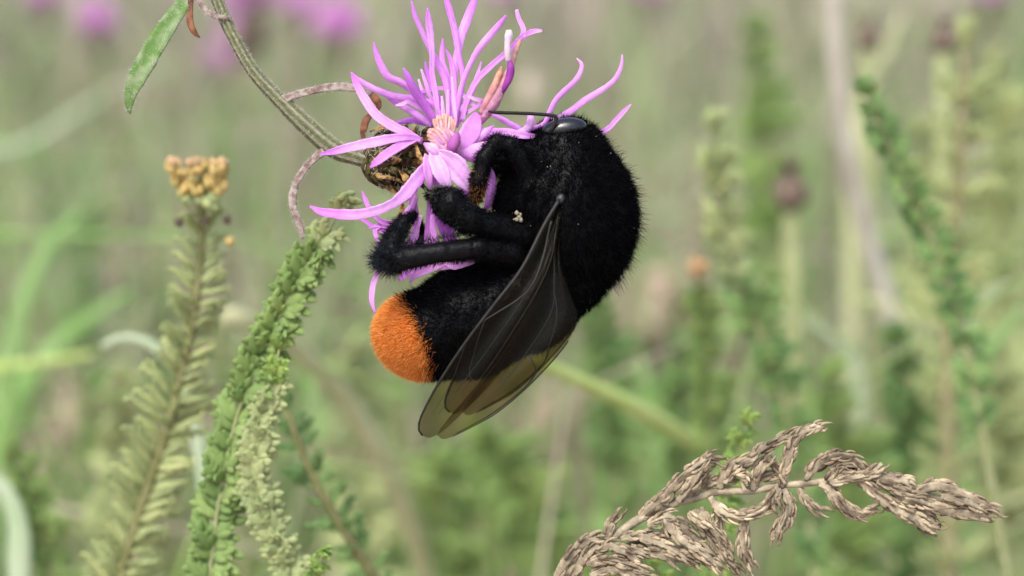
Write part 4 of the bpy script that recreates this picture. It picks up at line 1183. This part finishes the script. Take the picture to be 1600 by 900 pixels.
def wing(lead, trail, z0, side, veins, name='wing'):
    n, m = 40, 14
    A_ = crom(np.array(lead, float), n); B_ = crom(np.array(trail, float), n)
    t = np.linspace(0, 1, n)[:, None]; u = np.linspace(0, 1, m)[None, :]
    x = A_[:, :1] * (1 - u) + B_[:, :1] * u; y = A_[:, 1:2] * (1 - u) + B_[:, 1:2] * u
    def zf(x, y, u, t):
        return side * (z0 - 8 + 20 * np.sin(np.pi * np.clip(t * 1.1, 0, 1)) - 22 * t ** 3 + 5 * np.sin(u * 9 + t * 3) * (.3 + .7 * u) - 7 * u * (1 - t))
    z = zf(x, y, u, t)
    V = np.stack([x, y, z], -1).reshape(-1, 3)
    i = np.arange(n - 1)[:, None] * m; j = np.arange(m - 1)[None, :]
    F = np.stack([i + j, i + j + 1, i + m + j + 1, i + m + j], -1).reshape(-1, 4)
    Wv = PW(V[:, 0], V[:, 1], V[:, 2])
    m_ = MB(); m_.add(Wv, F)
    o = link(name, m_.mesh(name, M['wing'], bb), bee)
    for (pts_, r0) in veins:                      # (t, u) along the wing
        P = crom(np.array(pts_, float), 40)
        tt, uu = P[:, 0:1], P[:, 1:2]
        ax_ = np.array([np.interp(tt[:, 0], t[:, 0], A_[:, k_]) for k_ in (0, 1)]).T
        bx_ = np.array([np.interp(tt[:, 0], t[:, 0], B_[:, k_]) for k_ in (0, 1)]).T
        q = ax_ * (1 - uu) + bx_ * uu
        zz = zf(0, 0, uu, tt)
        m_ = MB(); m_.tube(PW(q[:, 0], q[:, 1], zz[:, 0]), np.linspace(r0, r0 * .45, 40) * K, sides=6)
        link('vein', m_.mesh('vein', M['vein'], bb), o)
    return o
fore_l = [(874, 312), (850, 352), (815, 420), (772, 476), (728, 534), (690, 590), (664, 636), (653, 664), (656, 678), (668, 684)]
fore_t = [(880, 322), (866, 400), (838, 470), (808, 530), (778, 580), (745, 622), (716, 652), (694, 672), (682, 680), (672, 684)]
hind_l = [(872, 330), (858, 385), (844, 430), (815, 495), (780, 555), (742, 605), (712, 640), (694, 662), (684, 676), (684, 683), (690, 686)]
hind_t = [(880, 336), (876, 400), (888, 452), (902, 494), (888, 532), (856, 572), (812, 616), (772, 648), (736, 668), (712, 680), (696, 686)]
fv = [([(0, 0), (.3, .0), (.6, 0), (.98, .02)], 3.4), ([(.08, .3), (.2, .55), (.33, .62), (.45, .22), (.5, .05)], 2.4), ([(.02, .6), (.2, .9), (.5, .8), (.8, .75)], .8),
      ([(.33, .62), (.5, .55), (.7, .5), (.88, .45)], .7), ([(.5, .05), (.62, .3), (.7, .5), (.72, .78)], .6), ([(.6, .02), (.75, .25), (.88, .3)], .5)]
hv = [([(0, .05), (.3, .08), (.6, .05), (.9, .05)], 1.0), ([(.03, .4), (.25, .5), (.5, .45), (.75, .5)], .7), ([(.3, .5), (.5, .75), (.62, .9)], .6), ([(.45, 1.), (.6, 1.), (.8, 1.), (.97, 1.)], 1.3), ([(.55, .55), (.62, .93), (.8, .93), (.95, .9)], 1.6)]
wing(fore_l, fore_t, 104, 1, fv, 'fore_wing')
wing(hind_l, hind_t, 97, 1, hv, 'hind_wing')
sh = lambda L_: [(876 + (x - 876) * .9 + 20 * (y - 310) / 375, 312 + (y - 312) * .9) for x, y in L_]
wing(sh(fore_l), sh(fore_t), 104, -1, fv, 'fore_wing')
wing(sh(hind_l), sh(hind_t), 97, -1, hv, 'hind_wing')

# ------------------------------------------------------------------ the shrivelled brown leaf
rach = crom(np.array([(700, 1300, -30, 9), (800, 1050, -20, 9), (882, 915, -6, 9), (922, 868, 0, 8.5), (948, 846, 2, 8), (1000, 811, 4, 8), (1040, 790, 6, 8), (1082, 779, 6, 7.5), (1124, 768, 6, 7),
                      (1172, 767, 6, 7), (1220, 759, 6, 6.5), (1264, 755, 4, 6), (1305, 751, 4, 5.5), (1352, 750, 2, 6), (1410, 765, 0, 6), (1452, 775, 0, 6), (1500, 787, -2, 6), (1540, 799, -2, 5), (1562, 798, -2, 2)], float), 90)
Wr = PW(rach[:, 0], rach[:, 1], rach[:, 2])
rf, rr_f, rfoot = to_soil(Wr[::-1], rach[::-1, 3] * K * .9)
dry = thing('withered_leaf', 'shrivelled grey brown fern-like dead leaf with curled leaflets', 'dead leaf', rfoot)
db = org(dry)
mb = MB(); mb.tube(rf, rr_f, sides=10, wob=.05, ridges=5, ridge=.1, colr=(1.05, 1.05, 1.05))
link('stalk', mb.mesh('stalk', M['dry'], db), dry)
PIN = [
 [(1220, 750, 12, 7), (1230, 720, 16, 8), (1240, 692, 20, 8), (1256, 675, 20, 8), (1272, 668, 18, 7), (1288, 667, 16, 1.5)],
 [(1124, 764, 10, 6), (1131, 746, 14, 8), (1145, 728, 18, 9), (1176, 716, 20, 9), (1186, 704, 20, 8), (1208, 692, 20, 8), (1232, 680, 18, 8), (1246, 676, 16, 4)],
 [(1132, 756, 20, 4), (1144, 738, 22, 6), (1160, 742, 24, 6), (1166, 756, 24, 4)],
 [(1176, 766, 14, 5), (1180, 742, 18, 6), (1192, 726, 20, 7), (1204, 714, 18, 6)],
 [(1196, 712, 8, 4), (1208, 724, 10, 5), (1220, 738, 12, 5), (1222, 752, 12, 4)],
 [(1184, 748, 4, 4), (1198, 744, 6, 5), (1212, 742, 6, 3)],
 [(1096, 760, 2, 6), (1112, 752, 4, 8), (1132, 748, 2, 8), (1150, 744, 0, 5)],
 [(1038, 790, 14, 6), (1048, 764, 18, 9), (1066, 746, 22, 9), (1090, 728, 22, 9), (1108, 716, 20, 8), (1124, 720, 18, 2)],
 [(1058, 784, 24, 5), (1074, 764, 26, 8), (1090, 744, 26, 9), (1098, 730, 24, 6), (1106, 716, 22, 3)],
 [(1078, 778, 10, 5), (1088, 760, 14, 8), (1096, 742, 16, 6), (1102, 734, 16, 3)],
 [(1000, 812, 8, 5), (1014, 796, 12, 8), (1030, 782, 14, 7), (1042, 770, 14, 3)],
 [(946, 846, 8, 3), (950, 832, 10, 4), (957, 818, 12, 4), (966, 806, 12, 1)],
 [(868, 905, 14, 6), (878, 886, 18, 9), (892, 868, 20, 9), (912, 848, 22, 9), (930, 842, 20, 7), (946, 846, 14, 4)],
 [(884, 915, 24, 6), (900, 892, 28, 8), (916, 866, 28, 8), (936, 852, 24, 6)],
 [(930, 862, 30, 5), (952, 854, 34, 7), (974, 862, 34, 8), (994, 872, 32, 6), (1000, 880, 30, 2)],
 [(916, 882, 34, 5), (940, 874, 38, 7), (966, 878, 38, 7), (994, 884, 36, 7), (1014, 894, 32, 3)],
 [(922, 900, 36, 5), (950, 890, 40, 7), (984, 896, 38, 7), (1020, 906, 34, 4)],
 [(970, 842, 20, 5), (994, 838, 24, 7), (1022, 846, 26, 7), (1050, 858, 26, 8), (1074, 873, 24, 7), (1094, 884, 22, 2)],
 [(978, 856, 10, 5), (1000, 850, 12, 8), (1024, 840, 14, 7), (1046, 846, 14, 4)],
 [(1040, 800, 22, 5), (1046, 824, 26, 8), (1068, 846, 28, 8), (1098, 864, 28, 9), (1114, 878, 26, 8), (1130, 892, 24, 2)],
 [(1076, 800, 18, 5), (1088, 812, 20, 8), (1104, 822, 20, 8), (1114, 814, 18, 3)],
 [(1084, 796, 6, 5), (1094, 816, 8, 7), (1108, 838, 10, 7), (1124, 860, 10, 8), (1142, 878, 8, 7), (1156, 892, 6, 1.5)],
 [(1120, 782, 2, 4), (1124, 812, 4, 5), (1128, 838, 4, 6), (1140, 864, 4, 4)],
 [(1110, 776, 14, 5), (1118, 790, 18, 8), (1134, 802, 20, 8), (1156, 806, 20, 9), (1184, 799, 18, 8), (1202, 788, 16, 7), (1212, 770, 12, 4)],
 [(1166, 806, 10, 6), (1161, 832, 14, 9), (1162, 858, 16, 9), (1170, 874, 14, 7), (1178, 888, 12, 1)],
 [(1224, 764, 14, 6), (1232, 784, 16, 7), (1228, 806, 18, 8), (1218, 826, 18, 9), (1212, 848, 16, 1.5)],
 [(1216, 762, 20, 7), (1210, 776, 22, 7), (1214, 788, 20, 3)],
 [(1240, 776, 8, 3), (1236, 796, 8, 6), (1232, 812, 8, 4)],
 [(1248, 762, 6, 3), (1258, 778, 8, 5), (1272, 792, 8, 5), (1284, 798, 6, 1)],
 [(1280, 756, 10, 5), (1296, 764, 14, 7), (1308, 782, 16, 8), (1326, 796, 16, 8), (1344, 804, 14, 6), (1362, 796, 12, 5), (1372, 795, 12, 1)],
 [(1258, 750, 8, 4), (1276, 726, 12, 8), (1306, 712, 16, 9), (1332, 716, 16, 9), (1348, 732, 14, 8), (1352, 744, 12, 4)],
 [(1272, 736, -4, 4), (1296, 720, -2, 8), (1324, 722, -4, 7), (1342, 734, -4, 4)],
 [(1290, 752, 18, 4), (1302, 736, 20, 7), (1318, 732, 22, 6), (1332, 740, 20, 3)],
 [(1296, 754, 22, 4), (1324, 748, 24, 5), (1352, 742, 24, 5), (1366, 734, 22, 6), (1378, 724, 20, 3)],
 [(1340, 750, 14, 5), (1362, 766, 18, 9), (1386, 784, 20, 9), (1408, 798, 20, 9), (1428, 808, 18, 9), (1442, 822, 16, 8), (1456, 826, 14, 6), (1468, 822, 12, 1)],
 [(1356, 740, 10, 6), (1384, 747, 14, 9), (1412, 752, 14, 9), (1424, 764, 14, 5)],
 [(1370, 752, 20, 5), (1394, 762, 22, 8), (1416, 772, 22, 8), (1436, 778, 20, 4)],
 [(1390, 776, 18, 6), (1412, 780, 20, 9), (1440, 786, 20, 9), (1462, 792, 16, 5)],
 [(1428, 772, 10, 6), (1452, 760, 14, 9), (1484, 764, 16, 9), (1516, 778, 16, 9), (1542, 792, 14, 8), (1562, 798, 10, 2)],
 [(1440, 788, 16, 6), (1470, 796, 18, 9), (1502, 802, 18, 10), (1530, 806, 16, 9), (1546, 808, 12, 3)],
 [(1470, 776, 22, 5), (1496, 780, 24, 8), (1522, 790, 22, 8), (1544, 802, 18, 4)],
 [(1000, 832, 4, 5), (1026, 832, 6, 8), (1052, 836, 8, 8), (1078, 850, 8, 7), (1100, 848, 6, 3)],
 [(1012, 822, 18, 4), (1030, 812, 20, 7), (1048, 808, 22, 7), (1060, 816, 20, 4)],
 [(1050, 806, 10, 4), (1070, 826, 12, 8), (1090, 846, 12, 8), (1108, 866, 10, 6), (1116, 880, 8, 2)],
 [(1096, 792, 14, 4), (1102, 812, 16, 7), (1118, 832, 16, 7), (1130, 852, 14, 5), (1136, 866, 12, 2)],
 [(986, 852, 24, 4), (1008, 860, 26, 6), (1034, 866, 26, 6), (1056, 880, 24, 3)],
 [(962, 850, 16, 4), (984, 862, 18, 6), (1000, 866, 16, 3)],
 [(1424, 796, 6, 5), (1444, 804, 8, 8), (1456, 818, 8, 7), (1462, 826, 6, 2)],
]
for pi, path in enumerate(PIN):
    rr_ = random.Random(pi)
    P = np.array(path, float)
    Q = crom(P, 7 * len(P)); n = len(Q); Q[:, 3] = np.maximum(Q[:, 3], .5)
    Wp = PW(Q[:, 0], Q[:, 1], Q[:, 2]); R = Q[:, 3] * K
    mb = MB()
    sh_ = rr_.uniform(.8, 1.15)
    mb.tube(Wp, R * .82, sides=9, flat=.6, twist=rr_.uniform(-2, 2), fold=.6, wob=.12, colr=np.array([1, 1, 1]) * sh_)
    T = unit(np.gradient(Wp, axis=0))
    for i in range(1, n - 2, 2):                         # shrunken lobes lying along the midrib, curled inwards
        for sg in (-1, 1):
            if rr_.random() < .15:
                continue
            ro = rr_.uniform(-.9, 1.1)
            S = unit(np.cross(T[i], -FWD)) * sg
            out = S * math.cos(ro) - FWD * math.sin(ro)
            L_ = rr_.uniform(12, 27) * K
            q0 = Wp[i] + out * R[i] * .55
            q1 = q0 + (out * .5 + T[i] * .7) * L_ * .35
            q2 = q1 + (T[i] * .9 + out * .1 - FWD * .1) * L_ * .5
            q3 = q2 + (T[i] * .7 - out * .35) * L_ * .3
            pts_ = crom(np.array([q0, q1, q2, q3]), 6)
            mb.tube(pts_, np.array([.6, 1, 1, .85, .55, .1]) * rr_.uniform(1.7, 3.4) * K, sides=6, flat=.5, wob=.14,
                    colr=np.array([1.05, 1.0, .97]) * rr_.uniform(.62, 1.25) * sh_)
    link('curled_leaflet', mb.mesh('curled_leaflet', M['dry'], db), dry)
